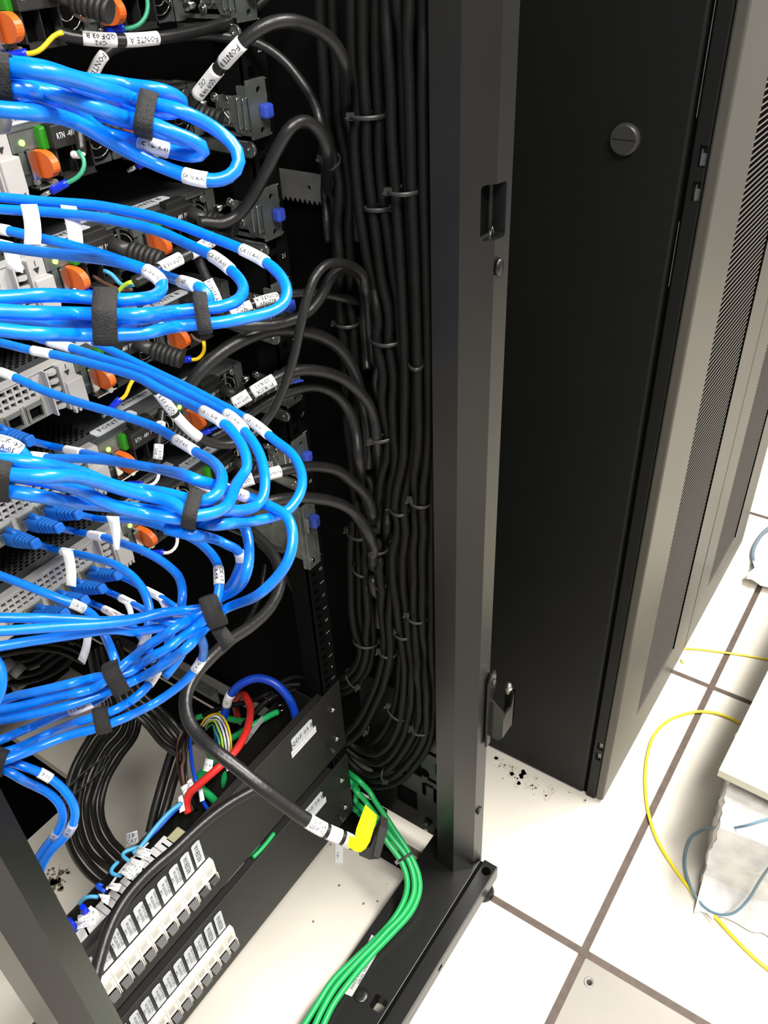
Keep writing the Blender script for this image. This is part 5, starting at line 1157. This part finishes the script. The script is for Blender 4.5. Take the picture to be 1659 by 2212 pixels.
fan('black cables in front of the far left panel', [(-30,1440),(30,1452),(80,1440),(120,1415),(150,1400)], 4, 17, [.50,.49,.48], '%s cable of the dark heap round the QDF 04 A plate', .0115)
lead('slack black cable hanging inside the rack right of the blue loops', [(560,1170),(600,1215),(645,1290),(675,1370),(690,1430),(686,1485),(665,1530),(640,1560)], [.03,.04,.05,.05,.045,.04], mode='Y', dia=.0105)
lead('thin black cable crossing the dark recess below the plain bracket', [(575,1215),(560,1290),(530,1350),(490,1400),(455,1425)], [.10,.08,.06], mode='Y', dia=.0075)
for q, (a, b) in enumerate((((-2,1452),(26,1428)),((26,1458),(48,1436)),((-6,1470),(14,1460)))):
    t = thing('grey_sleeve', ['upper left','right','lowest'][q]+' grey marker sleeve on the dark cables at the far left', 'label', tuple(aY(*a, .46)), 'grey marker sleeves at the far left')
    obj('sleeve_tube', MB().cyl(aY(*a, .46), aY(*b, .46), .0085, 14), MATS['shaded_plate'], t)
ztp = aY(184, 1682, .18); zt = thing('zip_tie', 'black zip tie squeezing the hanging loop at the lower left', 'cable tie', tuple(ztp)); ziptie(ztp, V((-.2, 0, 1)), (.040, .008), '', -1, parent=zt)

# ================================================================== RIGHT SIDE: BOARD, WRAPPED PARCEL, FLOOR CABLES
br_ = thing('board_box', 'cream laminated board lying flat on the film wrapped parcel at the right edge', 'board', (.55, -.58, .18))
a, b, c = aZ(1553, 1663, .205), aZ(1662, 1442, .205), aZ(1665, 1722, .205)
ex = (b-a).normalized(); ey = (c-a).normalized(); ey = (ey-ex*ey.dot(ex)).normalized(); q = [a, a+ex*.62, a+ex*.62+ey*.42, a+ey*.42]
obj('board_top', MB().prism([p-V((0,0,.014)) for p in q], (0, 0, .014)), CREAM, br_)
q2 = [a+ex*.012+ey*.008, a+ex*.60+ey*.008, a+ex*.60+ey*.41, a+ex*.012+ey*.41]; obj('board_body', MB().prism([p-V((0,0,.030)) for p in q2], (0, 0, .016)), mat('cream_side', (.50,.48,.38), .5), br_)
obj('board_leg', MB().bbox(a+ex*.40+ey*.10-V((0,0,.205)), a+ex*.52+ey*.30-V((0,0,.030)), .002), MATS['cream_side'], br_)
pk = thing('wrapped_parcel', 'parcel wrapped in crumpled clear bubble film on the floor under the cream board', 'parcel', (.40, -.60, 0))
import mathutils.noise as mn
vs_, fs_ = [], []; A = [aZ(x, y, 0) for x, y in ((1512,1915),(1556,1730),(1590,1985))]; o_ = A[0]; e1 = (A[1]-A[0]).normalized(); e2_ = V((e1.y, -e1.x, 0)); LX_, LY_, H_ = .215, .34, .160; NX, NY, NZ = 46, 40, 16
def wrap(u, v, h):
    p = o_+e1*(u*LX_)+e2_*(v*LY_)+V((0, 0, h*H_)); n = V((u-.5, v-.5, h-.45)); n.normalize()
    k = mn.noise(p*26)*.008+mn.noise(p*70)*.004+abs(mn.noise(p*45+V((3,1,2))))*.007
    return p+(e1*n.x+e2_*n.y+V((0,0,n.z*.35)))*k+V((0,0, 0 if h > .02 else 0))
def grid(f, nu, nv):
    k = len(vs_); vs_.extend(f(i/nu, j/nv) for i in range(nu+1) for j in range(nv+1))
    fs_.extend((k+i*(nv+1)+j, k+(i+1)*(nv+1)+j, k+(i+1)*(nv+1)+j+1, k+i*(nv+1)+j+1) for i in range(nu) for j in range(nv))
rd = lambda t: .5+.5*math.copysign(abs(2*t-1)**.9, 2*t-1)
grid(lambda u, v: wrap(rd(u), rd(v), 1), NX, NY); grid(lambda u, h: wrap(rd(u), 0, h), NX, NZ); grid(lambda u, h: wrap(rd(u), 1, h), NX, NZ); grid(lambda v, h: wrap(0, rd(v), h), NY, NZ); grid(lambda v, h: wrap(1, rd(v), h), NY, NZ)
obj('bubble_film', MB().add([p if p.z > .002 else V((p.x, p.y, .002)) for p in vs_], fs_, True), BWRAP, pk)
obj('inner_carton', MB().prism([o_+e1*.02+e2_*.02+V((0,0,.004)), o_+e1*.20+e2_*.02+V((0,0,.004)), o_+e1*.20+e2_*.32+V((0,0,.004)), o_+e1*.02+e2_*.32+V((0,0,.004))], (0,0,.13)), mat('carton_pale', (.6,.58,.55), .7), pk)
fr_ = MB()      # loose skirt of film on the floor
R = []
for i in range(40):
    t = i/39; p = o_.lerp(o_+e2_*LY_, t)-e1*.012; R.append([p+e1*.02+V((0,0,.045)), p-e1*(.004+.012*abs(mn.noise(p*60)))+V((0,0,.018+.008*mn.noise(p*80))), p-e1*(.022+.030*abs(mn.noise(p*40)))+V((0,0,.003))])
fr_.add([q for r in R for q in r], [(3*i+j, 3*i+3+j, 3*i+4+j, 3*i+1+j) for i in range(39) for j in range(2)], True); obj('film_skirt', fr_, BWRAP, pk)
def fcab(label, pts, z, m, dia, name='floor_cable'): return netcable(label, pts, z, dia=dia, mode='Z', m=m, name=name, group='thin cables on the tiled floor', wob=0)
FY = mat('yellow_fibre_jacket', (.88, .72, .03), .4)
fcab('thin yellow cable making the big curve over the white tiles', [(1600,1562),(1575,1550),(1545,1540),(1510,1537),(1470,1545),(1435,1563),(1412,1590),(1400,1625),(1394,1670),(1395,1715),(1402,1762),(1420,1815),(1450,1865),(1490,1920),(1540,1975),(1590,2030),(1640,2078),(1700,2125)], [.004,.004,.003,.003,.003,.003,.003,.003], FY, .0052)
fcab('thin yellow cable lying across the tiles near the cabinet foot', [(1455,1403),(1485,1401),(1520,1404),(1560,1409),(1610,1416),(1690,1430)], [.003,.003], FY, .0038)
cs = aZ(1473, 1429, .002); sn_ = thing('cable_snippet', 'tiny yellow cable offcut on the tile', 'offcut', tuple(cs)); obj('offcut_body', MB().cyl(aZ(1471,1425,.002), aZ(1476,1433,.002), .0018, 10), FY, sn_)
fcab('thin grey blue cord looping over the parcel and the floor', [(1720,1762),(1659,1770),(1610,1784),(1560,1790),(1520,1792),(1495,1808),(1482,1838),(1480,1870),(1486,1900),(1502,1935),(1525,1962),(1555,1976),(1585,1972),(1615,1945),(1640,1905),(1665,1870),(1700,1830)], [.20,.196,.19,.15,.03,.008,.008,.008,.010,.030,.055,.10,.17,.20], mat('grey_blue_cord', (.16,.27,.35), .45), .0042)
fcab('thick grey cable end curving at the upper right edge', [(1690,1125),(1655,1145),(1635,1170),(1626,1195),(1629,1220)], [.02,.01,.006], GREYC, .0085)
sc2 = thing('film_scrap', 'crumpled clear film scrap beside the grey cable end', 'film', tuple(aZ(1648,1238,.01)))
p0_ = aZ(1650, 1242, .012); vs2 = []; 
for i in range(9):
    for j in range(7):
        p = p0_+V(((i-4)*.012, (j-3)*.010, 0)); vs2.append(p+V((mn.noise(p*90)*.012, mn.noise(p*80+V((5,5,5)))*.012, .004+abs(mn.noise(p*60))*.030)))
obj('film_body', MB().add(vs2, [(i*7+j, (i+1)*7+j, (i+1)*7+j+1, i*7+j+1) for i in range(8) for j in range(6)], True), BWRAP, sc2)

lead('short vertical lead with two small labels beside the FONTE plate of the fifth server', [(350,885),(348,905),(346,930),(343,960),(341,990),(338,1002)], [.77,.76,.76], dia=.0078, sl=[((349,912),(346,940),'F A'), ((343,958),(341,988),'A02\nQDF 02')])

relax()
for q_ in QUEUE: q_()
